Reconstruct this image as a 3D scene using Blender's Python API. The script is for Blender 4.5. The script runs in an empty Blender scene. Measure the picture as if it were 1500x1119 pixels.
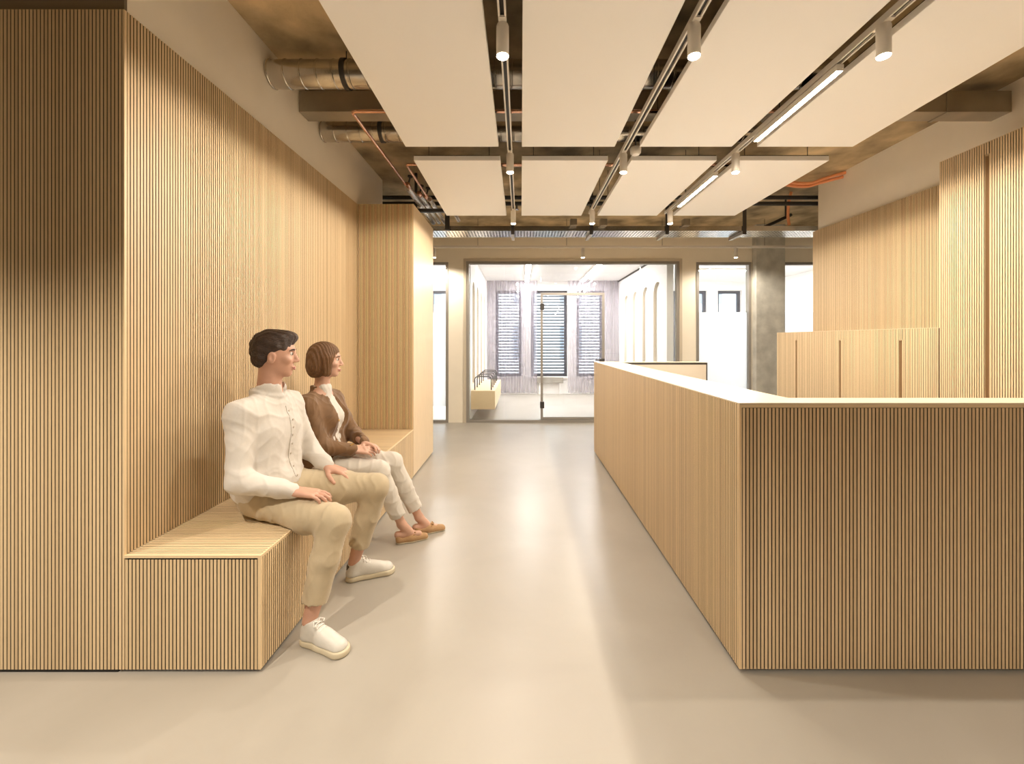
import bpy, bmesh, math, random
import numpy as np
from mathutils import Vector, Matrix, noise
random.seed(7); np.random.seed(7)
C = bpy.context.scene
COL = C.collection

# ------------------------------------------------------------------ camera, world, exposure
F = 615.0            # focal length in pixels (image 1500 x 1119)
VX, VY = 763.0, 499.0
H = 1.43             # eye height
cam_d = bpy.data.cameras.new('camera'); cam = bpy.data.objects.new('camera', cam_d); COL.objects.link(cam)
cam_d.sensor_fit = 'HORIZONTAL'; cam_d.sensor_width = 36.0; cam_d.lens = 36.0*F/1500.0
cam_d.shift_x = (750-VX)/1500.0; cam_d.shift_y = (VY-559.5)/1500.0
cam_d.clip_start = .05; cam_d.clip_end = 200
cam.location = (0, 0, H); cam.rotation_euler = (math.pi/2, 0, 0)
C.camera = cam
C.view_settings.view_transform = 'Standard'; C.view_settings.look = 'None'
C.view_settings.gamma = 1.0; C.cycles.diffuse_bounces = 8
C.view_settings.exposure = 0.20; C.view_settings.use_curve_mapping = False

world = bpy.data.worlds.new('sky'); C.world = world; world.use_nodes = True
bg = world.node_tree.nodes['Background']
bg.inputs['Color'].default_value = (.90, .94, 1.0, 1); bg.inputs['Strength'].default_value = 4.8

WARM = (1.0, .88, .73); NEUT = (1.0, .93, .88)
SPOT_W = 40.0         # each ceiling spot
STRIP_E = 135.0        # emission of the linear track lights
ROOM_E = 105.0         # emission of the meeting room ceiling strips

def P(px, py, d):
    """pixel of the photograph at depth d -> point of the place"""
    return Vector(((px-VX)*d/F, d, H-(py-VY)*d/F))

# ------------------------------------------------------------------ materials
def mat(name, color, rough=.5, metal=0.0, spec=.5, var=0.0, scale=8.0, stretch=(1,1,1), bump=0.0, bscale=60.0, detail=4, var2=None, tone=0.0, sheen=0):
    m = bpy.data.materials.new(name); m.use_nodes = True
    nt = m.node_tree; b = nt.nodes['Principled BSDF']
    b.inputs['Base Color'].default_value = (*color, 1); b.inputs['Roughness'].default_value = rough
    b.inputs['Metallic'].default_value = metal; b.inputs['Specular IOR Level'].default_value = spec
    if sheen: b.inputs['Sheen Weight'].default_value = sheen
    tc = nt.nodes.new('ShaderNodeTexCoord'); mp = nt.nodes.new('ShaderNodeMapping')
    mp.inputs['Scale'].default_value = stretch
    nt.links.new(tc.outputs['Object'], mp.inputs['Vector'])
    out = None
    if var or tone:
        n = nt.nodes.new('ShaderNodeTexNoise'); n.inputs['Scale'].default_value = scale; n.inputs['Detail'].default_value = detail
        nt.links.new(mp.outputs['Vector'], n.inputs['Vector'])
        cr = nt.nodes.new('ShaderNodeValToRGB')
        lo = tuple(max(0, c*(1-var)) for c in color) if var2 is None else var2
        hi = tuple(min(1, c*(1+var*.8)) for c in color)
        cr.color_ramp.elements[0].position = .3; cr.color_ramp.elements[0].color = (*lo, 1)
        cr.color_ramp.elements[1].position = .7; cr.color_ramp.elements[1].color = (*hi, 1)
        nt.links.new(n.outputs['Fac'], cr.inputs['Fac']); out = cr.outputs['Color']
        if tone:
            at = nt.nodes.new('ShaderNodeAttribute'); at.attribute_name = 'tone'
            mx = nt.nodes.new('ShaderNodeMix'); mx.data_type = 'RGBA'; mx.blend_type = 'MULTIPLY'
            mx.inputs[0].default_value = 1.0
            cr2 = nt.nodes.new('ShaderNodeValToRGB')
            cr2.color_ramp.elements[0].color = (1-tone, 1-tone*1.15, 1-tone*1.3, 1); cr2.color_ramp.elements[1].color = (1, 1, 1, 1)
            nt.links.new(at.outputs['Fac'], cr2.inputs['Fac'])
            nt.links.new(out, mx.inputs[6]); nt.links.new(cr2.outputs['Color'], mx.inputs[7]); out = mx.outputs[2]
        nt.links.new(out, b.inputs['Base Color'])
    if bump:
        n2 = nt.nodes.new('ShaderNodeTexNoise'); n2.inputs['Scale'].default_value = bscale; n2.inputs['Detail'].default_value = 3
        nt.links.new(mp.outputs['Vector'], n2.inputs['Vector'])
        bp = nt.nodes.new('ShaderNodeBump'); bp.inputs['Strength'].default_value = bump; bp.inputs['Distance'].default_value = .01
        nt.links.new(n2.outputs['Fac'], bp.inputs['Height']); nt.links.new(bp.outputs['Normal'], b.inputs['Normal'])
    return m

def emit(name, color, strength):
    m = bpy.data.materials.new(name); m.use_nodes = True
    b = m.node_tree.nodes['Principled BSDF']
    b.inputs['Base Color'].default_value = (.8, .8, .8, 1)
    b.inputs['Emission Color'].default_value = (*color, 1); b.inputs['Emission Strength'].default_value = strength
    return m

def glassy(name, tint=(1, 1, 1), refl=.9, milk=0.0, rough=0.0):
    """thin architectural glass: clear pane with Fresnel reflection, optional frosted film"""
    m = bpy.data.materials.new(name); m.use_nodes = True; nt = m.node_tree
    for n in list(nt.nodes): nt.nodes.remove(n)
    o = nt.nodes.new('ShaderNodeOutputMaterial'); tr = nt.nodes.new('ShaderNodeBsdfTransparent'); tr.inputs['Color'].default_value = (*tint, 1)
    gl = nt.nodes.new('ShaderNodeBsdfGlossy'); gl.inputs['Roughness'].default_value = rough
    fr = nt.nodes.new('ShaderNodeFresnel'); fr.inputs['IOR'].default_value = 1.45
    mu = nt.nodes.new('ShaderNodeMath'); mu.operation = 'MULTIPLY'; mu.inputs[1].default_value = refl
    nt.links.new(fr.outputs[0], mu.inputs[0])
    base = tr.outputs[0]
    if milk:
        tl = nt.nodes.new('ShaderNodeBsdfTranslucent'); tl.inputs['Color'].default_value = (.95, .97, 1, 1)
        df = nt.nodes.new('ShaderNodeBsdfDiffuse'); df.inputs['Color'].default_value = (.92, .95, 1, 1)
        m2 = nt.nodes.new('ShaderNodeMixShader'); m2.inputs[0].default_value = .3
        nt.links.new(tl.outputs[0], m2.inputs[1]); nt.links.new(df.outputs[0], m2.inputs[2])
        m3 = nt.nodes.new('ShaderNodeMixShader'); m3.inputs[0].default_value = milk
        nt.links.new(tr.outputs[0], m3.inputs[1]); nt.links.new(m2.outputs[0], m3.inputs[2]); base = m3.outputs[0]
    mx = nt.nodes.new('ShaderNodeMixShader'); nt.links.new(mu.outputs[0], mx.inputs[0])
    nt.links.new(base, mx.inputs[1]); nt.links.new(gl.outputs[0], mx.inputs[2]); nt.links.new(mx.outputs[0], o.inputs['Surface'])
    return m

def sheer(name, color, see):
    m = bpy.data.materials.new(name); m.use_nodes = True; nt = m.node_tree
    for n in list(nt.nodes): nt.nodes.remove(n)
    o = nt.nodes.new('ShaderNodeOutputMaterial'); tr = nt.nodes.new('ShaderNodeBsdfTransparent')
    tl = nt.nodes.new('ShaderNodeBsdfTranslucent'); df = nt.nodes.new('ShaderNodeBsdfDiffuse')
    tl.inputs['Color'].default_value = (*color, 1); df.inputs['Color'].default_value = (*color, 1)
    a = nt.nodes.new('ShaderNodeMixShader'); a.inputs[0].default_value = .5
    nt.links.new(tl.outputs[0], a.inputs[1]); nt.links.new(df.outputs[0], a.inputs[2])
    b = nt.nodes.new('ShaderNodeMixShader'); b.inputs[0].default_value = 1-see
    nt.links.new(tr.outputs[0], b.inputs[1]); nt.links.new(a.outputs[0], b.inputs[2]); nt.links.new(b.outputs[0], o.inputs['Surface'])
    return m

M = {}
M['slat'] = mat('oak slat', (.82, .63, .385), .45, var=.05, scale=5, stretch=(60, 60, 2.2), tone=.16)
M['slat_flat'] = mat('oak slat lying', (.84, .66, .42), .45, var=.06, scale=5, stretch=(2.2, 60, 60), tone=.14)
M['veneer'] = mat('oak veneer', (.80, .63, .41), .38, var=.09, scale=4, stretch=(40, 40, 1.5))
M['felt'] = mat('black felt backing', (.016, .010, .006), .9)
M['plinth'] = mat('black plinth', (.02, .018, .016), .7)
M['recess_shade'] = mat('oak handle with painted shade', (.52, .37, .215), .5, var=.05, scale=4, stretch=(40, 40, 1.5))  # oak darkened in its colour to paint in the shade of the grooves
M['top'] = mat('pale counter top', (.80, .70, .55), .32, var=.05, scale=3, stretch=(3, 30, 30))
M['plaster'] = mat('beige plaster', (.93, .865, .74), .85, var=.03, scale=2.5, bump=.05, bscale=90)
M['brown_paint'] = mat('dark brown wall paint', (.22, .17, .105), .8, var=.04, scale=3)
M['white_wall'] = mat('white plaster', (.82, .81, .81), .85, var=.02, scale=2)
M['concrete'] = mat('stained concrete soffit', (.50, .385, .225), .8, var=.6, scale=2.6, detail=9, bump=.35, bscale=22)
M['col_concrete'] = mat('grey column concrete', (.54, .525, .47), .8, var=.2, scale=6, detail=8, bump=.2, bscale=40)
M['panel'] = mat('white perforated acoustic panel', (.95, .94, .92), .7)
M['galv'] = mat('galvanised steel', (.58, .55, .50), .24, metal=1.0, var=.12, scale=6, bump=.06, bscale=30)
M['galv_dull'] = mat('dull galvanised steel', (.42, .38, .31), .45, metal=.85, var=.15, scale=4)
M['copper'] = mat('copper tube', (.80, .47, .34), .22, metal=1.0, var=.1, scale=12)
M['black_pipe'] = mat('black steel pipe', (.02, .018, .017), .45)
M['dark_metal'] = mat('dark steel', (.06, .055, .05), .5, metal=.4)
M['foil'] = mat('foil pipe insulation', (.88, .88, .88), .25, metal=.8, bump=.4, bscale=120)
M['orange'] = mat('orange conduit', (.85, .36, .17), .5)
M['white_metal'] = mat('white painted metal', (.78, .74, .68), .4)
M['alu'] = mat('grey aluminium frame', (.33, .31, .28), .45, metal=.3)
M['reveal'] = mat('beige reveal', (.60, .53, .42), .7)
M['anthracite'] = mat('anthracite window frame', (.07, .07, .085), .5)
M['led'] = emit('warm led', (1, .86, .66), 40.0)
M['strip'] = emit('linear led', (1, .86, .68), STRIP_E)
M['room_strip'] = emit('meeting room strip', (1, .95, .92), ROOM_E)
M['office_fill'] = emit('office fill light', (1, .97, .95), ROOM_E*2.5)
M['glass'] = glassy('clear glass', (.97, .985, .98), .8)
M['frost'] = glassy('frosted film glass', (.98, .99, 1), .6, milk=.80)
M['curtain'] = sheer('sheer mauve curtain', (.50, .46, .52), .50)
M['blind'] = mat('venetian slats', (.085, .085, .10), .5)
M['room_floor'] = mat('pale linoleum', (.88, .87, .88), .35, var=.03, scale=1.5)
M['laminate'] = mat('pale laminate', (.62, .56, .47), .5)
M['facade'] = mat('pale facade', (.60, .61, .63), .9)
M['facade_win'] = mat('facade window glass', (.22, .25, .30), .2)
M['skin'] = mat('skin', (.60, .345, .25), .5, var=.08, scale=18)
M['skin_f'] = mat('fair skin', (.64, .39, .29), .5, var=.08, scale=18)
M['lip'] = mat('lips', (.46, .17, .14), .45)
M['eye'] = mat('eye white', (.75, .72, .70), .25)
M['iris'] = mat('dark iris', (.03, .018, .012), .2)
M['hair_dark'] = mat('dark brown hair', (.045, .023, .014), .42, var=.5, scale=6, stretch=(9, 9, 40), bump=.6, bscale=9)
M['hair_light'] = mat('light brown hair', (.20, .105, .050), .42, var=.45, scale=6, stretch=(40, 40, 5), bump=.6, bscale=9)
M['shirt'] = mat('white cotton shirt', (.66, .625, .58), .85, var=.04, scale=9, bump=.3, bscale=14, sheen=.2)
M['tee'] = mat('white jersey', (.68, .65, .60), .9, bump=.15, bscale=20)
M['chino'] = mat('beige chino cloth', (.52, .43, .29), .85, var=.08, scale=12, bump=.25, bscale=16, sheen=.2)
M['white_cloth'] = mat('white trouser cloth', (.68, .64, .58), .85, var=.04, scale=9, bump=.25, bscale=14)
M['jacket'] = mat('brown jacket cloth', (.185, .095, .036), .7, var=.18, scale=14, bump=.3, bscale=22, sheen=.3)
M['gold'] = mat('gold trim', (.75, .52, .20), .35, metal=.8)
M['button'] = mat('shirt button', (.55, .48, .40), .3)
M['leather'] = mat('white leather', (.64, .62, .57), .45, bump=.1, bscale=60)
M['sole'] = mat('cream rubber sole', (.62, .55, .40), .6)
M['heel_tab'] = mat('dark heel tab', (.10, .075, .055), .6)
M['lace'] = mat('white lace', (.82, .80, .76), .8)
M['loafer'] = mat('tan suede', (.46, .285, .145), .8, bump=.2, bscale=80)

# floor: poured beige screed with faint pale clouds and hairline veins
def floor_mat():
    m = bpy.data.materials.new('poured beige screed'); m.use_nodes = True; nt = m.node_tree; b = nt.nodes['Principled BSDF']
    tc = nt.nodes.new('ShaderNodeTexCoord')
    n = nt.nodes.new('ShaderNodeTexNoise'); n.inputs['Scale'].default_value = 1.3; n.inputs['Detail'].default_value = 8; n.inputs['Distortion'].default_value = .6
    nt.links.new(tc.outputs['Object'], n.inputs['Vector'])
    cr = nt.nodes.new('ShaderNodeValToRGB')
    cr.color_ramp.elements[0].position = .3; cr.color_ramp.elements[0].color = (.355, .326, .28, 1)
    cr.color_ramp.elements[1].position = .7; cr.color_ramp.elements[1].color = (.41, .381, .334, 1)
    nt.links.new(n.outputs['Fac'], cr.inputs['Fac'])
    mp = nt.nodes.new('ShaderNodeMapping'); mp.inputs['Rotation'].default_value = (0, 0, .6); mp.inputs['Scale'].default_value = (.7, 2.4, 1)
    nt.links.new(tc.outputs['Object'], mp.inputs['Vector'])
    n3 = nt.nodes.new('ShaderNodeTexNoise'); n3.inputs['Scale'].default_value = 1.1; n3.inputs['Detail'].default_value = 3; n3.inputs['Distortion'].default_value = .8
    nt.links.new(mp.outputs['Vector'], n3.inputs['Vector'])
    ab = nt.nodes.new('ShaderNodeMath'); ab.operation = 'SUBTRACT'; ab.inputs[1].default_value = .5
    nt.links.new(n3.outputs['Fac'], ab.inputs[0])
    ab2 = nt.nodes.new('ShaderNodeMath'); ab2.operation = 'ABSOLUTE'; nt.links.new(ab.outputs[0], ab2.inputs[0])
    cv = nt.nodes.new('ShaderNodeValToRGB'); cv.color_ramp.elements[0].position = 0; cv.color_ramp.elements[0].color = (.16, .16, .16, 1)
    cv.color_ramp.elements[1].position = .006; cv.color_ramp.elements[1].color = (0, 0, 0, 1)
    nt.links.new(ab2.outputs[0], cv.inputs['Fac'])
    mx = nt.nodes.new('ShaderNodeMix'); mx.data_type = 'RGBA'
    nt.links.new(cv.outputs['Color'], mx.inputs[0]); nt.links.new(cr.outputs['Color'], mx.inputs[6]); mx.inputs[7].default_value = (.38, .33, .27, 1)
    nt.links.new(mx.outputs[2], b.inputs['Base Color'])
    b.inputs['Roughness'].default_value = .34; b.inputs['Specular IOR Level'].default_value = .5
    return m
M['floor'] = floor_mat()

# ------------------------------------------------------------------ mesh helpers
def wpos(o):
    p = Vector((0, 0, 0))
    while o is not None: p = p + o.location; o = o.parent
    return p
class MB:
    def __init__(s): s.v = []; s.f = []; s.m = []; s.t = []
    def quad(s, pts, mi=0, tone=1.0):
        i = len(s.v); s.v += [tuple(p) for p in pts]; s.f.append(tuple(range(i, i+len(pts)))); s.m.append(mi); s.t.append(tone); return s
    def box(s, x0, x1, y0, y1, z0, z1, mi=0, tone=1.0):
        x0, x1 = min(x0, x1), max(x0, x1); y0, y1 = min(y0, y1), max(y0, y1); z0, z1 = min(z0, z1), max(z0, z1)
        i = len(s.v)
        s.v += [(x0,y0,z0),(x1,y0,z0),(x1,y1,z0),(x0,y1,z0),(x0,y0,z1),(x1,y0,z1),(x1,y1,z1),(x0,y1,z1)]
        for q in ((0,3,2,1),(4,5,6,7),(0,1,5,4),(1,2,6,5),(2,3,7,6),(3,0,4,7)):
            s.f.append(tuple(i+k for k in q)); s.m.append(mi); s.t.append(tone)
        return s
    def tube(s, path, r, seg=12, mi=0, cap=True, tone=1.0):
        path = [Vector(p) for p in path]; rs = r if isinstance(r, (list, tuple)) else [r]*len(path)
        n = None; rings = []
        for k, p in enumerate(path):
            a = path[max(0, k-1)]; b = path[min(len(path)-1, k+1)]; t = (b-a).normalized()
            if n is None:
                n = t.orthogonal().normalized()
            else:
                n = (n - t*n.dot(t)).normalized()
            bn = t.cross(n); i = len(s.v); rings.append(i)
            for q in range(seg):
                an = 2*math.pi*q/seg; s.v.append(tuple(p + (n*math.cos(an)+bn*math.sin(an))*rs[k]))
        for a, b in zip(rings, rings[1:]):
            for q in range(seg):
                s.f.append((a+q, a+(q+1) % seg, b+(q+1) % seg, b+q)); s.m.append(mi); s.t.append(tone)
        if cap:
            s.f.append(tuple(rings[0]+q for q in reversed(range(seg)))); s.m.append(mi); s.t.append(tone)
            s.f.append(tuple(rings[-1]+q for q in range(seg))); s.m.append(mi); s.t.append(tone)
        return s
    def build(s, name, mats, parent=None, smooth=False, bevel=0, org=None):
        me = bpy.data.meshes.new(name)
        vs = s.v
        o = bpy.data.objects.new(name, me)
        if parent is not None: org = wpos(parent) if org is None else org
        if org is not None: vs = [(v[0]-org[0], v[1]-org[1], v[2]-org[2]) for v in vs]
        me.from_pydata(vs, [], s.f)
        for m in (mats if isinstance(mats, (list, tuple)) else [mats]): me.materials.append(m)
        me.polygons.foreach_set('material_index', s.m)
        at = me.attributes.new('tone', 'FLOAT', 'FACE'); at.data.foreach_set('value', s.t)
        if smooth:
            me.polygons.foreach_set('use_smooth', [True]*len(me.polygons))
            try: me.set_sharp_from_angle(angle=math.radians(40))
            except Exception: pass
        me.update(); COL.objects.link(o)
        if bevel:
            b = o.modifiers.new('bevel', 'BEVEL'); b.width = bevel; b.segments = 2; b.limit_method = 'ANGLE'
        if parent is not None:
            o.parent = parent
            if org is not None and parent is not None:
                o.location = Vector(org) - wpos(parent)
        elif org is not None: o.location = org
        return o

def tag(o, label=None, cat=None, group=None, kind=None):
    if label: o['label'] = label
    if cat: o['category'] = cat
    if group: o['group'] = group
    if kind: o['kind'] = kind
    return o
def thing(name, loc, label, cat, group=None):
    o = bpy.data.objects.new(name, None); COL.objects.link(o); o.location = loc; o.empty_display_size = .1
    o.matrix_world = Matrix.Translation(loc)
    return tag(o, label, cat, group)
def struct(name, mb, m, **k):
    return tag(mb.build(name, m, **k), kind='structure')
def copy_tree(src, delta):
    c = src.copy(); COL.objects.link(c)
    if src.parent is None: c.location = src.location + Vector(delta)
    for ch in list(src.children):
        copy_child(ch, c)
    return c
def copy_child(ch, par):
    d = ch.copy(); COL.objects.link(d); d.parent = par
    for g in list(ch.children): copy_child(g, d)

PITCH, GAP, SD = .016, .0048, .014
def slats(mb, axis, u0, u1, v0, v1, face, out, cuts=(), edge=0.0, pitch=PITCH):
    """row of slats + dark backing.  axis: 'x' slats repeat along x on a plane y=face; 'y' repeat along y on plane x=face;
    'top' repeat along y on plane z=face, running along x (v = x range).  out: +1/-1 outward sense."""
    n = max(1, int(round((u1-u0)/pitch))); p = (u1-u0)/n
    back = face - out*SD
    skin = face - out*.0012
    def bx(a, b, c, d, e0, e1, mi, tone):
        if axis == 'x': mb.box(a, b, e0, e1, c, d, mi, tone)
        elif axis == 'y': mb.box(e0, e1, a, b, c, d, mi, tone)
        else: mb.box(c, d, a, b, e0, e1, mi, tone)
    cur = u0
    for (q0, q1, z) in sorted(cuts):
        if q0 > u0 and q1 < u1:
            bx(cur, q0, v0, v1, back-out*.006, back, 1, 1); bx(q0, q1, z, v1, back-out*.006, back, 1, 1); cur = q1
        elif q0 <= u0 < q1: bx(u0, q1, z, v1, back-out*.006, back, 1, 1); cur = q1
        elif q0 < u1 <= q1: bx(cur, q0, v0, v1, back-out*.006, back, 1, 1); bx(q0, u1, z, v1, back-out*.006, back, 1, 1); cur = u1
    if cur < u1: bx(cur, u1, v0, v1, back-out*.006, back, 1, 1)
    for k in range(n):
        a = u0+k*p+GAP/2; b = u0+(k+1)*p-GAP/2; c = v0; mid = (a+b)/2
        for (q0, q1, z) in cuts:
            if q0 < mid < q1: c = z
        if c < v1:
            bx(a, b, c, v1, skin, face, 0, random.random()); bx(a, b, c+.0004, v1-.0004, back-out*.002, skin, 1, 1)

# ------------------------------------------------------------------ SDF modelling (people)
class Field:
    def __init__(s, lo, hi, h):
        s.lo = np.array(lo, np.float32); s.h = h
        s.n = np.ceil((np.array(hi)-np.array(lo))/h).astype(int)+1
        s.d = np.full(s.n, 1.0, np.float32)
    def sub(s, lo, hi):
        a = np.clip(np.floor((np.array(lo)-s.lo)/s.h).astype(int), 0, s.n); b = np.clip(np.ceil((np.array(hi)-s.lo)/s.h).astype(int)+1, 0, s.n)
        if np.any(b <= a): return None
        ax = [s.lo[k]+s.h*np.arange(a[k], b[k], dtype=np.float32) for k in range(3)]
        X, Y, Z = np.meshgrid(*ax, indexing='ij')
        return (slice(a[0], b[0]), slice(a[1], b[1]), slice(a[2], b[2])), X, Y, Z
    def _mix(s, sl, d, k, op):
        a = s.d[sl]
        if op == 'sub':
            d = -d
            hh = np.clip(.5-.5*(a-d)/max(k, 1e-6), 0, 1)   # smooth max
            s.d[sl] = a*(1-hh)+d*hh + k*hh*(1-hh)
        else:
            hh = np.clip(.5+.5*(a-d)/max(k, 1e-6), 0, 1)
            s.d[sl] = a*(1-hh)+d*hh - k*hh*(1-hh)
    def cone(s, a, b, ra, rb, k=.02, op='add'):
        a = np.array(a, float); b = np.array(b, float); m = max(ra, rb)+k+3*s.h
        r = s.sub(np.minimum(a, b)-m, np.maximum(a, b)+m)
        if r is None: return s
        sl, X, Y, Z = r; ab = b-a; L2 = max(float(ab@ab), 1e-9)
        t = np.clip(((X-a[0])*ab[0]+(Y-a[1])*ab[1]+(Z-a[2])*ab[2])/L2, 0, 1)
        d = np.sqrt((X-a[0]-ab[0]*t)**2+(Y-a[1]-ab[1]*t)**2+(Z-a[2]-ab[2]*t)**2) - (ra+(rb-ra)*t)
        s._mix(sl, d.astype(np.float32), k, op); return s
    def chain(s, pts, rs, k=.02):
        for i in range(len(pts)-1): s.cone(pts[i], pts[i+1], rs[i], rs[i+1], k)
        return s
    def ell(s, c, rad, R=None, k=.02, op='add'):
        c = np.array(c, float); rad = np.array(rad, float); m = max(rad)+k+3*s.h
        r = s.sub(c-m, c+m)
        if r is None: return s
        sl, X, Y, Z = r; q = [X-c[0], Y-c[1], Z-c[2]]
        if R is not None:
            R = np.array(R); q = [sum(R[j, i]*q[j] for j in range(3)) for i in range(3)]
        k0 = np.sqrt(sum((q[i]/rad[i])**2 for i in range(3))); k1 = np.sqrt(sum((q[i]/rad[i]**2)**2 for i in range(3)))
        d = k0*(k0-1)/np.maximum(k1, 1e-6)
        s._mix(sl, d.astype(np.float32), k, op); return s
    def plane(s, p, n, k=.004):
        """keep the side the normal points away from"""
        n = np.array(n, float); n /= np.linalg.norm(n)
        sl = (slice(None),)*3
        ax = [s.lo[i]+s.h*np.arange(s.n[i], dtype=np.float32) for i in range(3)]
        d = ((ax[0]-p[0])*n[0])[:, None, None]+((ax[1]-p[1])*n[1])[None, :, None]+((ax[2]-p[2])*n[2])[None, None, :]
        s._mix(sl, -d.astype(np.float32), k, 'sub'); return s
    def boxsub(s, lo, hi):
        r = s.sub(np.array(lo)-.02, np.array(hi)+.02)
        if r is None: return s
        sl, X, Y, Z = r
        d = np.maximum(np.maximum(np.maximum(lo[0]-X, X-hi[0]), np.maximum(lo[1]-Y, Y-hi[1])), np.maximum(lo[2]-Z, Z-hi[2]))
        s._mix(sl, d.astype(np.float32), .004, 'sub'); return s
    def mesh(s):
        d = s.d.copy()
        d[0], d[-1] = 1, 1; d[:, 0], d[:, -1] = 1, 1; d[:, :, 0], d[:, :, -1] = 1, 1
        neg = d < 0
        cnt = np.zeros(np.array(d.shape)-1, np.int8)
        for i in (0, 1):
            for j in (0, 1):
                for k in (0, 1):
                    cnt += neg[i:d.shape[0]-1+i, j:d.shape[1]-1+j, k:d.shape[2]-1+k]
        act = np.argwhere((cnt > 0) & (cnt < 8)); idx = np.full(cnt.shape, -1, np.int32)
        idx[act[:, 0], act[:, 1], act[:, 2]] = np.arange(len(act))
        cor = [(i, j, k) for i in (0, 1) for j in (0, 1) for k in (0, 1)]
        val = {c: d[act[:, 0]+c[0], act[:, 1]+c[1], act[:, 2]+c[2]] for c in cor}
        acc = np.zeros((len(act), 3), np.float64); num = np.zeros(len(act))
        for c in cor:
            for ax in range(3):
                if c[ax] == 0:
                    e = list(c); e[ax] = 1; e = tuple(e); va, vb = val[c], val[e]
                    mk = (va < 0) != (vb < 0); t = va/(va-vb+1e-12)
                    pt = np.tile(np.array(c, float), (len(act), 1)); pt[:, ax] += t
                    acc[mk] += pt[mk]; num[mk] += 1
        V = (acc/num[:, None]+act)*s.h+s.lo
        faces = []
        for ax in range(3):
            o1, o2 = [(1, 2), (2, 0), (0, 1)][ax]
            sl0 = [slice(1, None)]*3; sl0[ax] = slice(None, -1)
            a = neg[tuple(slice(0, -1) if q == ax else slice(1, -1) for q in range(3))]
            b = neg[tuple(slice(1, None) if q == ax else slice(1, -1) for q in range(3))]
            e = np.argwhere(a != b); fl = a[e[:, 0], e[:, 1], e[:, 2]]
            base = e.copy()
            for q in (o1, o2): base[:, q] += 1
            def cell(da, db):
                g = base.copy(); g[:, o1] -= da; g[:, o2] -= db
                return idx[g[:, 0], g[:, 1], g[:, 2]]
            q = np.stack([cell(1, 1), cell(0, 1), cell(0, 0), cell(1, 0)], 1)
            q[~fl] = q[~fl][:, ::-1]
            faces.append(q)
        return V, np.concatenate(faces)
def sdf_obj(name, fld, m, parent, folds=None, smooth=2):
    V, Fc = fld.mesh()
    # Laplacian relax
    nb = np.concatenate([Fc[:, [0, 1]], Fc[:, [1, 2]], Fc[:, [2, 3]], Fc[:, [3, 0]]])
    for _ in range(smooth):
        acc = np.zeros_like(V); cn = np.zeros(len(V))
        np.add.at(acc, nb[:, 0], V[nb[:, 1]]); np.add.at(cn, nb[:, 0], 1)
        np.add.at(acc, nb[:, 1], V[nb[:, 0]]); np.add.at(cn, nb[:, 1], 1)
        V = V*.5+.5*acc/cn[:, None]
    if folds is not None:
        a = V[Fc[:, 1]]-V[Fc[:, 0]]; b = V[Fc[:, 3]]-V[Fc[:, 0]]; fn = np.cross(a, b)
        N = np.zeros_like(V)
        for k in range(4): np.add.at(N, Fc[:, k], fn)
        N /= np.linalg.norm(N, axis=1)[:, None]+1e-12
        V = V+N*folds(V)[:, None]
    me = bpy.data.meshes.new(name); L = np.array(wpos(parent))
    me.from_pydata((V-L).tolist(), [], Fc.tolist())
    for mm in (m if isinstance(m, (list, tuple)) else [m]): me.materials.append(mm)
    me.polygons.foreach_set('use_smooth', [True]*len(me.polygons)); me.update()
    o = bpy.data.objects.new(name, me); COL.objects.link(o); o.parent = parent
    return o

# ------------------------------------------------------------------ the setting
Y0 = 1.808; XL = -1.708; XB = -1.12; ZT = 2.857; ZC = 3.43; YG = 7.33
struct('floor', MB().box(-6, 9, -3.2, 11.6, -.12, 0), M['floor'])
struct('ceiling', MB().box(-6, 9, -3.2, 7.6, ZC, ZC+.2), M['concrete'])
struct('wall_left', MB().box(XL-.25, XL-.016, Y0+.031, 5.23, 0, ZC), M['plaster'])
struct('wall_entrance', MB().box(-5, XL-.016, Y0+.016, Y0+.03, 0, ZC), M['brown_paint'])
struct('wall_right', MB().box(3.81, 4.0, -3.1, 5.38, 0, ZC), M['plaster'])
struct('wall_rear', MB().box(-5, 4.0, -3.2, -3.0, 0, ZC), M['brown_paint'])
struct('wall_outer', MB().box(-5.2, -5, -3.2, 7.5, 0, ZC), M['brown_paint'])
struct('wall_corridor', MB().box(7.6, 7.8, 4.0, 7.5, 0, ZC).box(4.0, 7.8, 3.9, 4.0, 0, ZC), M['plaster'])
# far wall with its openings
w = MB()
w.box(-5, -2.05, YG, YG+.15, 0, ZC).box(-2.05, -1.265, YG, YG+.15, 2.80, ZC).box(-1.265, -.953, YG, YG+.15, 0, ZC)
w.box(-.953, 2.765, YG, YG+.15, 2.815, ZC).box(2.765, 3.06, YG, YG+.15, 0, ZC).box(3.06, 4.02, YG, YG+.15, 2.80, ZC)
w.box(4.02, 4.56, YG, YG+.15, 0, ZC).box(4.56, 5.6, YG, YG+.15, 2.80, ZC).box(5.6, 7.8, YG, YG+.15, 0, ZC)
struct('wall_far', w, M['plaster'])
tag(MB().box(4.035, 4.535, YG-.13, YG-.001, 0, ZC).build('column', M['col_concrete'], bevel=.008), kind='structure')
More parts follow.
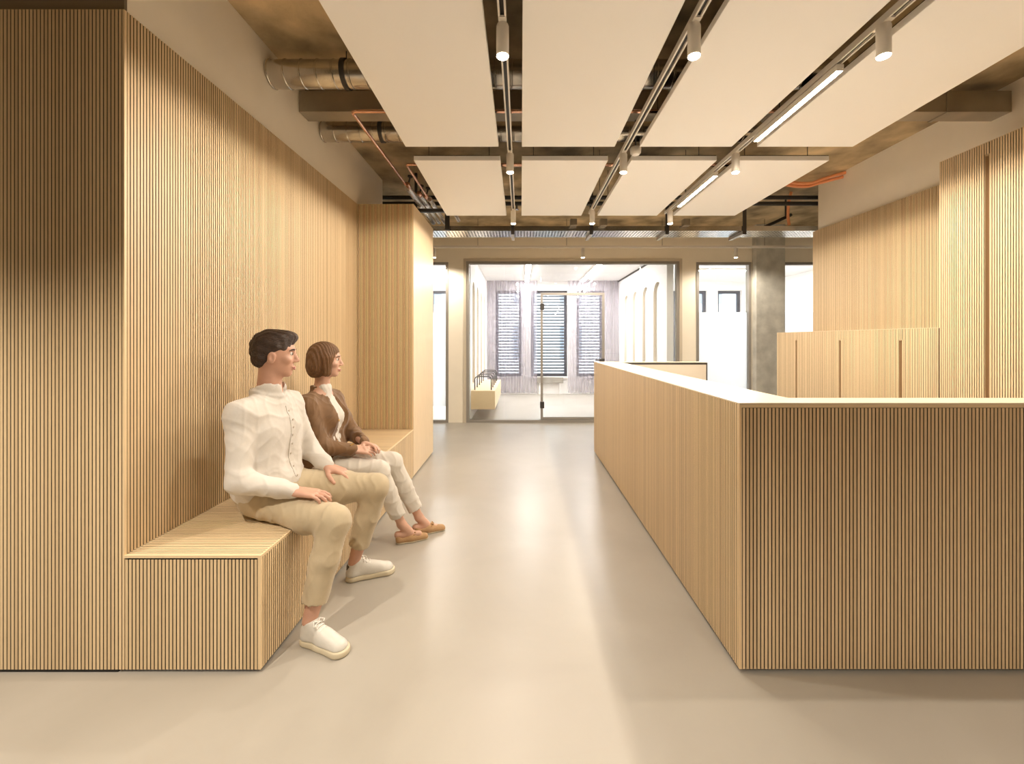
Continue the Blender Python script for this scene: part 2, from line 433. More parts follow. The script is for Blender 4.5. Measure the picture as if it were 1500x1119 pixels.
# the rooms beyond
YB = 11.3
def rear_wall(name, x0, x1, wins, m):
    mb = MB(); x = x0; t = .28
    for (a, b, z0, z1) in wins:
        mb.box(x, a, YB, YB+t, 0, ZC).box(a, b, YB, YB+t, 0, z0).box(a, b, YB, YB+t, z1, ZC); x = b
    mb.box(x, x1, YB, YB+t, 0, ZC); return struct(name, mb, m)
WZ0, WZ1 = .47, 2.78
mwin = [(-.68, .02, WZ0, WZ1), (.27, 1.25, WZ0, WZ1), (1.50, 2.22, WZ0, WZ1)]
rear_wall('wall_meeting_rear', -1.0, 2.70, mwin, M['white_wall'])
rear_wall('wall_office_rear', 2.70, 9, [(4.1, 5.02, .3, 2.78), (5.3, 5.95, .3, 2.78)], M['white_wall'])
rear_wall('wall_archive_rear', -6, -1.0, [(-2.45, -1.75, .3, 2.78)], M['white_wall'])
struct('ceiling_beyond', MB().box(-6, 9, YG+.151, 11.6, 3.02, 3.2), M['white_wall'])
struct('wall_office_right', MB().box(6.6, 6.8, YG+.15, YB, 0, 3.02), M['white_wall'])
struct('wall_archive_left', MB().box(-4.2, -4.0, YG+.15, YB, 0, 3.02), M['white_wall'])
struct('trim_1', MB().box(2.585, 2.60, YG+.16, YB, 2.985, 3.019), M['dark_metal'])

# walls of the meeting room, each with four tall arched niches
def arch_wall(name, xface, out, xback, y0, y1, arches, z0, z1):
    """wall whose face lies at x = xface; arched niches are real recesses 6 cm deep"""
    bm = bmesh.new(); dep = .06
    ordered = sorted(arches)
    def V(y, z, x): return bm.verts.new((x, y, z))
    def face(pts, x): bm.faces.new([V(y, z, x) for (y, z) in pts])
    yprev = y0
    for (a, b) in ordered:
        r = (b-a)/2; c = (a+b)/2; zs = z1-r
        face([(yprev, 0), (a, 0), (a, 3.02), (yprev, 3.02)], xface)
        face([(a, 0), (b, 0), (b, z0), (a, z0)], xface)
        N = 14
        arc = [(c-r*math.cos(math.pi*k/N), zs+r*math.sin(math.pi*k/N)) for k in range(N+1)]
        for k in range(N):
            face([arc[k], arc[k+1], (arc[k+1][0], 3.02), (arc[k][0], 3.02)], xface)
        ring = [(a, z0)]+arc+[(b, z0)]
        for p, q in zip(ring, ring[1:]+ring[:1]):
            f = bm.faces.new([V(p[0], p[1], xface), V(q[0], q[1], xface), V(q[0], q[1], xface-out*dep), V(p[0], p[1], xface-out*dep)])
            f.material_index = 1
        face(ring, xface-out*dep)
        yprev = b
    face([(yprev, 0), (y1, 0), (y1, 3.02), (yprev, 3.02)], xface)
    face([(y0, 0), (y0, 0), (y0, 3.02), (y0, 3.02)], xface) if False else bm.faces.new([V(y0, 0, xface), V(y0, 0, xback), V(y0, 3.02, xback), V(y0, 3.02, xface)])
    # rear side of the wall
    face([(y0, 0), (y1, 0), (y1, 3.02), (y0, 3.02)], xback)
    bmesh.ops.recalc_face_normals(bm, faces=bm.faces)
    me = bpy.data.meshes.new(name); bm.to_mesh(me); bm.free(); me.materials.append(M['white_wall']); me.materials.append(M['anthracite'] if False else M['laminate'])
    o = bpy.data.objects.new(name, me); COL.objects.link(o); return tag(o, kind='structure')
arch_wall('wall_meeting_right', 2.60, -1, 2.72, YG+.15, YB, [(7.78, 8.24), (8.55, 8.98), (9.35, 9.78), (10.14, 10.56)], .35, 2.55)
arch_wall('wall_meeting_left', -.90, 1, -1.02, YG+.15, YB, [(7.80, 8.24), (8.55, 8.98), (9.35, 9.78), (10.14, 10.56)], .62, 2.55)

# glazing of the far wall
def frame_rect(mb, x0, x1, z0, z1, y0, y1, w, bottom=True):
    mb.box(x0, x0+w, y0, y1, z0, z1).box(x1-w, x1, y0, y1, z0, z1).box(x0+w, x1-w, y0, y1, z1-w, z1)
    if bottom: mb.box(x0+w, x1-w, y0, y1, z0, z0+w)
    return mb
def window(n, x0, x1, zt, frost=None, w=.045):
    e = bpy.data.objects.new('window_%d' % n, None); COL.objects.link(e); loc = Vector((x0, YG, 0)); e.location = loc; e.matrix_world = Matrix.Translation(loc)
    tag(e, kind='structure')
    frame_rect(MB(), x0+.001, x1-.001, .001, zt-.001, YG-.012, YG+.09, w).build('window_frame', M['alu'], e)
    if frost:
        MB().box(x0+w, x1-w, YG+.035, YG+.047, w, zt-w).build('pane', M['glass'], e)
        MB().box(x0+w, x1-w, YG+.049, YG+.051, frost[0], frost[1]).build('frosted_film', M['frost'], e)
    return e
window(1, -2.05, -1.265, 2.80, (.28, 1.93))
window(3, 3.06, 4.02, 2.80, (.28, 1.93))
window(4, 4.56, 5.6, 2.80, (.28, 1.93))
# glass partition with door
e = window(2, -.953, 2.765, 2.815)
tag(frame_rect(MB(), -1.0, 2.81, 0, 2.86, YG-.02, YG-.002, .045, False).build('trim_2', M['reveal']), kind='structure')
dx0, dx1, dzt = P(793, 500, YG).x, P(885, 500, YG).x, 2.27
j1, j2 = P(738.5, 0, YG).x, P(939, 0, YG).x
zt = 2.815-.045
for (a, b, z0) in ((-.908, j1-.004, .045), (j1+.004, dx0-.012, .045), (dx0-.004, dx1+.004, dzt+.004), (dx1+.012, j2-.004, .045), (j2+.004, 2.72, .045)):
    MB().box(a, b, YG+.035, YG+.047, z0, zt).build('pane', M['glass'], e)
d = bpy.data.objects.new('door_1', None); COL.objects.link(d); loc = Vector((dx0, YG, 0)); d.location = loc; d.matrix_world = Matrix.Translation(loc); tag(d, kind='structure')
frame_rect(MB(), dx0-.012, dx1+.012, .05, dzt, YG+.02, YG+.062, .042).build('door_frame', M['alu'], d)
MB().box(dx0+.03, dx1-.03, YG+.035, YG+.047, .092, dzt-.042).build('pane', M['glass'], d)
for z in (2.02, .30):
    MB().box(dx0-.02, dx0+.05, YG+.0, YG+.075, z-.05, z+.06).build('hinge', M['dark_metal'], d)
lk = MB().box(dx1-.075, dx1+.01, YG+.005, YG+.072, 1.06, 1.115).build('lock', M['dark_metal'], d)
MB().tube([(dx1-.04, YG+.004, 1.09), (dx1-.04, YG-.04, 1.09), (dx1-.16, YG-.04, 1.09)], .009).build('handle', M['dark_metal'], lk, smooth=True)
# rear windows of the meeting room
wn = 5
for (a, b, z0, z1) in mwin+[(4.1, 5.02, .3, 2.78), (5.3, 5.95, .3, 2.78), (-2.45, -1.75, .3, 2.78)]:
    e = bpy.data.objects.new('window_%d' % wn, None); COL.objects.link(e); loc = Vector((a, YB, 0)); e.location = loc; e.matrix_world = Matrix.Translation(loc); tag(e, kind='structure'); wn += 1
    frame_rect(MB(), a+.001, b-.001, z0+.001, z1-.001, YB+.10, YB+.17, .075).build('window_frame', M['anthracite'], e)
    MB().box(a+.075, b-.075, YB+.13, YB+.14, z0+.075, z1-.075).build('pane', M['glass'], e)
    if b < 2.6 and a > -1: MB().box(a-.03, b+.03, YB-.05, YB+.10, z0-.035, z0).build('window_sill', M['white_wall'], e)

# ------------------------------------------------------------------ left: slatted cladding, bench, cabinet
c = thing('slatted_wall_cladding', (-2.4, Y0, 0), 'dim slatted oak cladding on the wall face at far left, facing the camera', 'wall cladding', 'slatted oak cladding')
mb = MB(); slats(mb, 'x', -3.3, XL-.010, .014, ZT, Y0, -1); mb.build('slats', [M['slat'], M['felt']], c)
MB().box(XL-.0085, XL, Y0, Y0+.012, .014, ZT).build('corner_strip', M['slat'], c)
MB().box(-3.3, XL-.03, Y0+.004, Y0+.014, 0, .013).build('plinth', M['plinth'], c)
c = thing('slatted_wall_cladding', (XL, 3.0, .505), 'bright slatted oak cladding on the side wall behind the seated pair', 'wall cladding', 'slatted oak cladding')
mb = MB(); slats(mb, 'y', Y0+.0125, 4.377, .506, ZT, XL, 1); mb.build('slats', [M['slat'], M['felt']], c)

b = thing('bench', (-1.41, 3.0, 0), 'long built-in slatted oak bench along the left wall under the seated pair', 'bench')
ZS = .505
mb = MB(); slats(mb, 'x', XL+.002, XB-.014, .014, ZS-.018, Y0, -1); mb.build('end_panel', [M['slat'], M['felt']], b)
mb = MB(); slats(mb, 'y', Y0+.014, 4.376, .014, ZS-.012, XB, 1); mb.build('front_panel', [M['slat'], M['felt']], b)
MB().box(XB-.013, XB, Y0, Y0+.013, .014, ZS-.012).build('corner_strip', M['slat'], b)
mb = MB(); slats(mb, 'top', Y0+.016, 4.376, XL, XB-.0085, ZS, 1); mb.box(XL, XB, Y0, Y0+.0145, ZS-.0115, ZS, 0, .9).box(XB-.008, XB, Y0+.0145, 4.376, ZS-.0115, ZS, 0, .9); mb.build('seat', [M['slat_flat'], M['felt']], b)
MB().box(XL+.01, XB-.025, Y0+.02, 4.37, 0, .0135).build('plinth', M['plinth'], b)
MB().box(XL+.001, XB-.022, Y0+.022, 4.37, .0135, ZS-.02).build('carcass', M['plinth'], b)

k = thing('cabinet', (-1.41, 4.87, 0), 'tall full-height oak cabinet closing off the far end of the bench', 'cabinet')
YE = 5.36
mb = MB(); slats(mb, 'x', XL+.001, XB-.020, ZS+.001, ZT-.001, 4.379, -1); mb.build('front_panel', [M['slat'], M['felt']], k)
MB().box(XB-.019, XB, 4.379, YE, .016, ZT).build('side_panel', M['veneer'], k)
MB().box(XL+.001, XB-.020, 4.398, YE, .016, ZT-.002).build('body', M['veneer'], k)
MB().box(XL+.01, XB-.03, 4.40, YE-.01, 0, .015).build('plinth', M['plinth'], k)

# ------------------------------------------------------------------ right: reception counter and wall cupboards
XCN, ZK, YR = .941, 1.162, 5.40
r = thing('reception_counter', (1.6, 3.4, 0), 'chest-high slatted oak reception counter with pale top in the right foreground', 'reception counter')
mb = MB(); slats(mb, 'x', XCN+.012, 2.90, .016, ZK-.022, Y0, -1); mb.build('front_panel', [M['slat'], M['felt']], r)
mb = MB(); slats(mb, 'y', Y0+.012, YR, .016, ZK-.006, XCN, 1 if False else -1); mb.build('side_panel', [M['slat'], M['felt']], r)
MB().box(XCN, XCN+.011, Y0, Y0+.011, .016, ZK-.021).build('corner_strip', M['slat'], r)
MB().box(XCN, 2.90, Y0, Y0+.16, ZK-.006, ZK).box(XCN, XCN+.31, Y0+.16, YR, ZK-.006, ZK).box(XCN+.31, 2.32, YR-.16, YR, ZK-.006, ZK).build('countertop', [M['top']], r)
MB().box(XCN+.0, 2.90, Y0, Y0+.0115, ZK-.0205, ZK-.0065).build('edge_band', M['slat_flat'], r)
MB().box(XCN+.019, 2.90, Y0+.019, Y0+.155, .016, ZK-.022).box(XCN+.019, XCN+.305, Y0+.155, YR-.155, .016, ZK-.007).build('body', M['laminate'], r)
MB().box(XCN+.306, 2.315, YR-.155, YR-.02, .016, ZK-.03).build('return_panel', M['laminate'], r)
mb = MB(); mb.box(XCN+.306, 2.33, YR-.157, YR-.02, ZK-.029, ZK-.007).box(2.316, 2.33, YR-.157, YR-.02, .016, ZK-.03); mb.build('panel_frame', M['dark_metal'], r)
MB().box(XCN+.03, 2.88, Y0+.03, Y0+.14, 0, .0155).box(XCN+.03, XCN+.28, Y0+.14, YR-.03, 0, .0155).box(XCN+.306, 2.3, YR-.14, YR-.03, 0, .0155).build('plinth', M['plinth'], r)
t = thing('bounce_desk', (2.0, 3.5, 0), 'unseen white bounce surface added behind the reception counter', 'bounce_desk')  # unseen white surface added to bounce light up to the rafts
MB().box(XCN+.32, 2.35, 2.05, 4.95, .725, .75).build('bounce_desk_top', M['white_wall'], t, bevel=.003)
for xx in (XCN+.36, 2.30):
    for yy in (2.1, 4.9): MB().box(xx-.025, xx+.025, yy-.025, yy+.025, 0, .725).build('leg', M['white_metal'], t)
XF, XW = 3.33, 3.765
def cup(name, loc, label, cat, spans, y0, y1, ztop, grooves, gz):
    t = thing(name, loc, label, cat)
    gw = .034
    for (a, bb) in spans:
        mb = MB(); cuts = [(g-gw/2, g+gw/2, gz+.006) for g in grooves]
        slats(mb, 'y', a+.001, bb-.001, .016, ztop-.001, XF, -1, cuts=cuts)
        dr = mb.build('door', [M['slat'], M['felt']], t); 
        for g in grooves:
            if a <= g <= bb:
                MB().box(XF+.001, XF+.046, g-.0168, g-.0135, .02, gz).box(XF+.001, XF+.046, g+.0135, g+.0168, .02, gz).box(XF+.043, XF+.046, g-.0134, g+.0134, .02, gz).box(XF+.001, XF+.046, g-.0168, g+.0168, gz, gz+.005).build('recessed_handle', M['recess_shade'], dr, org=t.location)
    MB().box(XF+.047, XW, y0, y1, .016, ztop-.004).build('body', M['veneer'], t)
    MB().box(XF+.001, XW, y0, y1, ztop-.003, ztop).build('top_panel', M['top'], t)
    MB().box(XF+.04, XW, y0+.01, y1-.01, 0, .0155).build('plinth', M['plinth'], t)
    return t
cup('low_cupboard', (3.55, 4.4, 0), 'waist-high run of slatted oak cupboards behind the counter, three grooved handles', 'cupboard',
    [(3.345, 3.668), (3.668, 4.366), (4.366, 5.06), (5.06, 5.46)], 3.344, 5.455, 1.535, [3.684, 4.382, 5.076], 1.432)
cup('tall_cupboard', (3.55, 2.3, 0), 'tall slatted oak cupboard at far right edge with one long grooved handle', 'cupboard',
    [(1.59, 2.29), (2.29, 2.985), (2.985, 3.342)], 1.59, 3.343, 2.85, [3.0], 2.757)
c = thing('slatted_wall_cladding', (3.78, 4.4, 1.54), 'slatted oak cladding on the right wall above the low cupboards', 'wall cladding', 'slatted oak cladding')
mb = MB(); slats(mb, 'y', 3.346, 5.42, 1.537, 2.835, XW+.004, -1); mb.box(XW+.017, 3.81, 3.346, 5.42, 1.537, 2.83, 0, .5); mb.build('slats', [M['slat'], M['felt']], c)

# ------------------------------------------------------------------ ceiling: acoustic rafts, tracks, lamps
ZP = 2.93; ZR = ZP-H
cols = [(-.595, -.115, 'leftmost column'), (.005, .4835, 'second column from left'), (.613, 1.088, 'third column from left'), (1.218, 1.712, 'rightmost column')]
for row, (ya, yb, nm) in enumerate(((.25, 3.25, 'large white acoustic ceiling raft in the near row, '), (3.495, 5.04, 'smaller white acoustic ceiling raft in the far row, '))):
    for i, (a, bb, cn) in enumerate(cols):
        x0, x1 = a*ZR, bb*ZR
        t = thing('acoustic_ceiling_raft', ((x0+x1)/2, (ya+yb)/2, ZP), nm+cn, 'ceiling panel', 'white acoustic rafts below the slab')
        MB().box(x0, x1, ya, yb, ZP, ZP+.04).build('raft', M['panel'], t, bevel=.003)
        MB().box(x0+.004, x1-.004, ya+.004, yb-.004, ZP+.0402, ZP+.046).build('bounce_absorber', M['felt'], t)  # unseen black layer added to cut bounce light in the void above
        for (px, py) in ((x0+.1, ya+.12), (x1-.1, ya+.12), (x0+.1, yb-.12), (x1-.1, yb-.12)):
            MB().tube([(px, py, ZP+.04), (px, py, ZC)], .003, 6).build('hanger_rod', M['dark_metal'], t)
tracks = [-.058*ZR, .550*ZR, 1.152*ZR]; tn = ['left', 'middle', 'right']
ZTK = ZP+.005
for x, n in zip(tracks, tn):
    t = thing('light_track', (x, 2.5, ZTK), 'slim white ceiling light track running away in the %s gap between rafts' % n, 'light track', 'white light tracks between the rafts')
    mb = MB(); y0, y1 = -2.4, 5.0
    mb.box(x-.019, x-.010, y0, y1, ZTK, ZTK+.034).box(x+.010, x+.019, y0, y1, ZTK, ZTK+.034).box(x-.010, x+.010, y0, y1, ZTK+.028, ZTK+.034); mb.build('rail', M['white_metal'], t)
    MB().box(x-.0095, x+.0095, y0, y1, ZTK+.012, ZTK+.0275).build('conductor_slot', M['black_pipe'], t)
    for yy in (.9, 2.6, 4.4):
        MB().tube([(x, yy, ZTK+.034), (x, yy, ZC)], .003, 6).build('hanger_rod', M['dark_metal'], t)
def lamp_data(e, size, blend):
    l = bpy.data.lights.new('spot lamp', 'SPOT'); l.energy = e; l.color = WARM; l.spot_size = math.radians(size); l.spot_blend = blend; l.shadow_soft_size = .022
    return l
LDS = {'left': lamp_data(SPOT_W*1.15, 178, .12), 'middle': lamp_data(SPOT_W*.40, 156, .6), 'right': lamp_data(SPOT_W*1.5, 178, .12)}; LD = lamp_data(SPOT_W*1.3, 164, .5); LB = lamp_data(SPOT_W*3.7, 126, .7)
def spotlight(x, y, z, label, group, L=.142, rad=.030, ld=LD):
    t = thing('track_spotlight', (x, y, z), label, 'spotlight', group)
    mb = MB(); mb.tube([(x, y, z+.006), (x, y, z-L*.02), (x, y, z-L)], [rad*.9, rad, rad], 28); mb.build('body', M['white_metal'], t, smooth=True)
    MB().tube([(x, y, z-L-.0005), (x, y, z-L-.004)], rad*.86, 28).build('lens', M['led'], t, smooth=True)
    MB().box(x-.016, x+.016, y-.05, y+.05, z+.006, z+.016).build('adapter', M['white_metal'], t)
    o = bpy.data.objects.new('lamp', ld); COL.objects.link(o); o.parent = t; o.location = (0, 0, -L-.02)
    return t
ords = ['nearest', 'middle', 'farthest']
for x, n in zip(tracks, tn):
    for y, q in zip((2.0, 3.38, 4.86), ords):
        spotlight(x, y, ZTK-.008, 'white cylinder spotlight, %s of three hanging on the %s light track' % (q, n), 'spotlights on the tracks', ld=LDS[n])
LF = lamp_data(SPOT_W*4.4, 108, .8)
for x, y, l_ in ((-1.45, .62, LF), (-2.7, .62, LF), (-.087, -.9, LB), (1.728, -.9, LB)):
    spotlight(x, y, ZTK-.008, 'white cylinder spotlight above the camera, outside the picture', 'spotlights above the camera', ld=l_)
def strip(x, y0, y1, z, label):
    t = thing('linear_track_light', (x, (y0+y1)/2, z), label, 'linear lamp', 'linear lamps on the right light track')
    mb = MB(); mb.box(x-.020, x+.020, y0, y1, z-.030, z-.004).box(x-.020, x-.0165, y0, y1, z-.040, z-.030).box(x+.0165, x+.020, y0, y1, z-.040, z-.030).box(x-.0165, x+.0165, y0, y0+.006, z-.040, z-.030).box(x-.0165, x+.0165, y1-.006, y1, z-.040, z-.030); mb.build('housing', M['white_metal'], t, bevel=.003)
    MB().box(x-.016, x+.016, y0+.012, y1-.012, z-.0385, z-.0305).build('diffuser', M['strip'], t)
    for yy in (y0+.08, y1-.08): MB().box(x-.012, x+.012, yy-.03, yy+.03, z-.004, z+.004).build('adapter', M['white_metal'], t)
    return t
strip(tracks[2], 2.27, 3.09, ZTK-.004, 'glowing linear lamp, the nearer one, on the right light track')
strip(tracks[2], 3.72, 4.60, ZTK-.004, 'glowing linear lamp, the farther one, on the right light track')
# cross track along the glass front
zt2 = P(0, 363, 6.9).z
t = thing('light_track', (1.5, 6.9, zt2), 'thin white light track running crosswise in front of the far wall', 'light track')
MB().box(-3.5, 6.5, 6.882, 6.918, zt2, zt2+.034).build('rail', M['white_metal'], t)
for px in (700, 830, 970, 1120):
    xx = P(px, 0, 6.9).x; MB().tube([(xx, 6.9, zt2+.034), (xx, 6.9, ZC)], .003, 6).build('hanger_rod', M['dark_metal'], t)
for px, lb in ((636, 'left one beside the oak cabinet'), (854, 'middle one above the glass room'), (1078, 'right one near the concrete column')):
    spotlight(P(px, 0, 6.9).x, 6.9, zt2-.008, 'small white spotlight on the crosswise far track, '+lb, 'spotlights on the far track', L=.15)

# ------------------------------------------------------------------ services under the slab
def duct(x0, x1, y, z, rad, label):
    t = thing('ventilation_duct', ((x0+x1)/2, y, z), label, 'duct')
    mb = MB(); path = []; rs = []; x = x0; k = 0
    while x < x1-1e-6:
        for dx, dr in ((0, 0), (.004, .004), (.010, .004), (.014, 0)):
            path.append((x+dx, y, z)); rs.append(rad+dr)
        x += .11; k += 1
    path.append((x1, y, z)); rs.append(rad)
    mb.tube(path, rs, 36); mb.build('pipe', M['galv'], t, smooth=True)
    for xx in (x0+.5, x0+1.9, x0+3.1):
        if xx < x1:
            MB().tube([(xx, y, z), (xx+.03, y, z)], rad+.008, 36).build('clamp', M['dark_metal'], t, smooth=True)
            MB().tube([(xx+.015, y, z+rad), (xx+.015, y, ZC)], .004, 6).build('hanger_rod', M['dark_metal'], t)
    return t
duct(XL-.012, 2.2, 2.90, 3.268, .090, 'round spiral steel duct nearest the camera, leaving the left wall under the slab')
duct(XL-.012, 2.2, 3.65, 3.245, .082, 'slimmer round spiral duct behind the rectangular duct, leaving the left wall')
t = thing('ventilation_duct', (1.0, 3.32, 3.29), 'rectangular sheet-metal duct crossing the whole ceiling from wall to wall', 'duct')
MB().box(XL-.014, 3.808, 3.256, 3.40, 3.205, 3.37).build('body', M['galv_dull'], t, bevel=.003)
for xx in (-.85, .55, 1.95, 3.3):
    MB().box(xx, xx+.03, 3.250, 3.406, 3.199, 3.376).build('flange', M['galv_dull'], t)
    MB().tube([(xx+.015, 3.33, 3.37), (xx+.015, 3.33, ZC)], .005, 6).build('hanger_rod', M['dark_metal'], t)
def pipe(path, rad, m, name, label, cat, group=None, seg=14):
    # rounded elbows
    pts = [Vector(p) for p in path]; out = [pts[0]]
    for a, bq, cq in zip(pts, pts[1:], pts[2:]):
        e1 = (a-bq).normalized(); e2 = (cq-bq).normalized(); rr = min(rad*3.2, (a-bq).length*.4, (cq-bq).length*.4)
        for k in range(7):
            u = k/6; out.append((bq+e1*rr)*(1-u)**2 + bq*2*u*(1-u) + (bq+e2*rr)*u*u)
    out.append(pts[-1])
    return tag(MB().tube(out, rad, seg).build(name, m, smooth=True, org=pts[0]), label, cat, group)
zc = 3.05
xA = P(515, 163, 2.965).x
pipe([(xA-.0, 4.35, zc), (xA, 2.965, zc), (2.0, 2.965, zc)], .013, M['copper'], 'copper_pipe', 'long copper pipe along the left side of the rafts, turning right beneath the rectangular duct', 'pipe', 'copper pipes')
xB2 = P(595, 240, 3.86).x
pipe([(xB2, 4.72, zc), (xB2, 3.86, zc), (2.0, 3.86, zc)], .012, M['copper'], 'copper_pipe', 'shorter copper pipe above the far left raft, turning right in the raft gap', 'pipe', 'copper pipes')
pipe([(xB2+.09, 4.9, zc+.03), (xB2+.09, 3.95, zc+.03), (2.0, 3.95, zc+.03)], .012, M['copper'], 'copper_pipe', 'second short copper pipe lying just behind its twin over the far rafts', 'pipe', 'copper pipes')
for k, (x, y0, y1, z, rr) in enumerate(((xA, 4.44, 5.75, zc, .034), (xA+.076, 4.69, 5.75, zc, .027), (xB2+.012, 4.80, 5.75, zc, .028), (xB2+.20, 4.95, 5.75, zc+.03, .028))):
    tag(MB().tube([(x, y0, z), (x, y1, z)], rr, 16).build('insulated_pipe', M['foil'], smooth=True, org=(x, y0, z)),
        ['foil-wrapped pipe end, leftmost, above the oak cabinet corner', 'foil-wrapped pipe, second from left, above the oak cabinet corner', 'foil-wrapped pipe hugging the edge of the far left raft', 'foil-wrapped pipe peeping out behind the far left raft'][k], 'pipe', 'foil-wrapped pipes')
# valve cluster where copper meets foil
for k, (x, y) in enumerate(((xA+.02, 4.38), (xA+.076, 4.645), (xB2-.01, 4.72))):
    t = thing('pipe_valve', (x, y, zc), ['brass valve on the long copper pipe above the oak cabinet', 'brass valve between the two copper pipes above the cabinet', 'brass valve at the end of the short copper pipe by the raft'][k], 'valve', 'pipe valves')
    MB().tube([(x, y-.05, zc), (x, y-.03, zc), (x, y+.03, zc), (x, y+.05, zc)], [.018, .026, .026, .018], 12).build('body', M['copper'], t, smooth=True)
    MB().tube([(x, y, zc), (x+.02, y, zc+.09)], .009, 8).build('stem', M['dark_metal'], t, smooth=True)
    MB().tube([(x+.02, y, zc+.085), (x+.022, y, zc+.10)], .026, 14).build('knob', M['dark_metal'], t, smooth=True)
# dark mounting rail the pipes hang from
t = thing('pipe_support', (xA+.1, 5.0, 3.1), 'dark steel bracket carrying the foil-wrapped pipes near the cabinet corner', 'bracket')
MB().box(xA-.08, xB2+.3, 5.0, 5.04, zc-.086, zc-.046).build('cross_rail', M['dark_metal'], t)
for xx in (xA-.058, xB2+.27): MB().box(xx-.015, xx+.015, 5.005, 5.035, zc-.046, ZC).build('post', M['dark_metal'], t)
# pair of black sprinkler pipes crossing under the slab
for z, rr, lb in ((3.305, .026, 'upper of two black pipes crossing the ceiling behind the rafts'), (3.225, .026, 'lower of two black pipes crossing the ceiling behind the rafts')):
    t = tag(MB().tube([(-4.9, 5.50, z), (7.5, 5.50, z)], rr, 16).build('sprinkler_pipe', M['black_pipe'], smooth=True, org=(0, 5.5, z)), lb, 'pipe', 'black pipes behind the rafts')
# cable tray
zt3 = 2.895
t = thing('cable_tray', (1.0, 5.8, zt3), 'perforated steel cable tray running crosswise in front of the far wall', 'cable tray')
mb = MB(); ya, yb = 5.60, 5.95
mb.box(-4.9, 7.5, ya, ya+.004, zt3, zt3+.065); mb.box(-4.9, 7.5, yb-.004, yb, zt3, zt3+.065)
x = -4.9
while x < 7.5:      # underside made of bars with slots between them
    mb.box(x, x+.022, ya+.004, yb-.004, zt3, zt3+.003); x += .042
for j in range(8):
    yy = ya+.004+j*(yb-ya-.03)/7; mb.box(-4.9, 7.5, yy, yy+.018, zt3+.0002, zt3+.0034)
mb.build('tray', M['galv'], t)
for k in range(7):
    yy = ya+.05+k*.042; MB().tube([(-4.8+.7*j, yy+.008*math.sin(j*1.7+k), zt3+.018+.004*math.sin(j+k)) for j in range(18)], .012, 8).build('cable', M['dark_metal'], t, smooth=True)
for px in (751, 866, 977, 1090):
    xx = P(px, 0, 5.6).x
    MB().box(xx-.022, xx+.022, ya-.02, ya-.002, zt3-.05, ZC).build('hanger', M['dark_metal'], t)
    MB().box(xx-.02, xx+.02, ya-.002, yb+.03, zt3-.04, zt3-.002).build('bracket', M['galv_dull'], t)
for px, lb in ((840, 'left of the middle track end'), (884, 'right of the middle track end'), (1005, 'right of the right track end')):
    xx = P(px, 0, 5.55).x
    tag(MB().box(xx-.045, xx+.045, 5.52, 5.596, 2.945, 3.035).build('junction_box', M['galv_dull'], bevel=.006, org=(xx, 5.56, 2.95)), 'small grey junction box on the cable tray, '+lb, 'junction box', 'junction boxes on the cable tray')
tag(MB().box(P(655, 0, 5.55).x-.03, P(655, 0, 5.55).x+.03, 5.55, 5.58, zt3-.0, ZC).build('steel_upright', M['dark_metal'], org=(P(655, 0, 5.55).x, 5.56, 2.9)), 'dark steel upright from tray to slab near the foil pipes', 'upright')
# orange conduits on the right
def conduit(pts, label, rad=.018):
    P0 = [Vector(p) for p in pts]; out = []
    for i in range(len(P0)-1):
        a, b1 = P0[i], P0[i+1]; m0 = (P0[i+1]-P0[i-1])*.5 if i else (b1-a); m1 = (P0[i+2]-P0[i])*.5 if i+2 < len(P0) else (b1-a)
        for k in range(8):
            u = k/8; out.append(a*(2*u**3-3*u*u+1)+m0*(u**3-2*u*u+u)+b1*(-2*u**3+3*u*u)+m1*(u**3-u*u))
    out.append(P0[-1])
    return tag(MB().tube(out, rad, 10).build('orange_conduit', M['orange'], smooth=True, org=P0[0]), label, 'conduit', 'orange cable conduits')
conduit([(3.805, 4.92, 3.40), (3.72, 4.95, 3.385), (3.60, 5.02, 3.36), (3.50, 5.06, 3.33), (3.35, 5.10, 3.345), (3.12, 5.14, 3.395)], 'upper orange conduit snaking along the slab from the right wall')
conduit([(3.805, 4.96, 3.365), (3.72, 4.99, 3.35), (3.60, 5.06, 3.33), (3.48, 5.10, 3.305), (3.33, 5.14, 3.325), (3.10, 5.18, 3.385)], 'lower orange conduit snaking along the slab from the right wall')
conduit([(3.62, 5.62, 3.42), (3.60, 5.64, 3.30), (3.60, 5.66, 3.12), (3.63, 5.68, 2.99)], 'short orange conduit dropping straight into the cable tray')
t = thing('steel_bracket', (3.45, 5.9, 3.05), 'dark slanting steel bracket above the tray at right', 'bracket')
MB().tube([(3.30, 5.90, 2.97), (3.80, 5.90, 3.20)], .022, 8).build('arm', M['dark_metal'], t)
MB().tube([(3.72, 5.90, 3.16), (3.72, 5.90, ZC)], .012, 8).build('rod', M['dark_metal'], t)
# smoke detector / sensor box hanging in the cross gap
t = thing('smoke_detector', (.835, 3.38, 2.95), 'small white detector box hanging in the gap between near and far rafts', 'detector')
mb = MB(); px = P(931, 0, 3.38).x
mb.tube([(px, 3.38, 2.985), (px, 3.38, 2.975), (px, 3.38, 2.94), (px, 3.38, 2.925)], [.038, .045, .042, .028], 20); mb.build('housing', M['white_metal'], t, smooth=True)
MB().tube([(px, 3.38, 2.984), (px, 3.38, 3.204)], .006, 8).build('stem', M['dark_metal'], t)
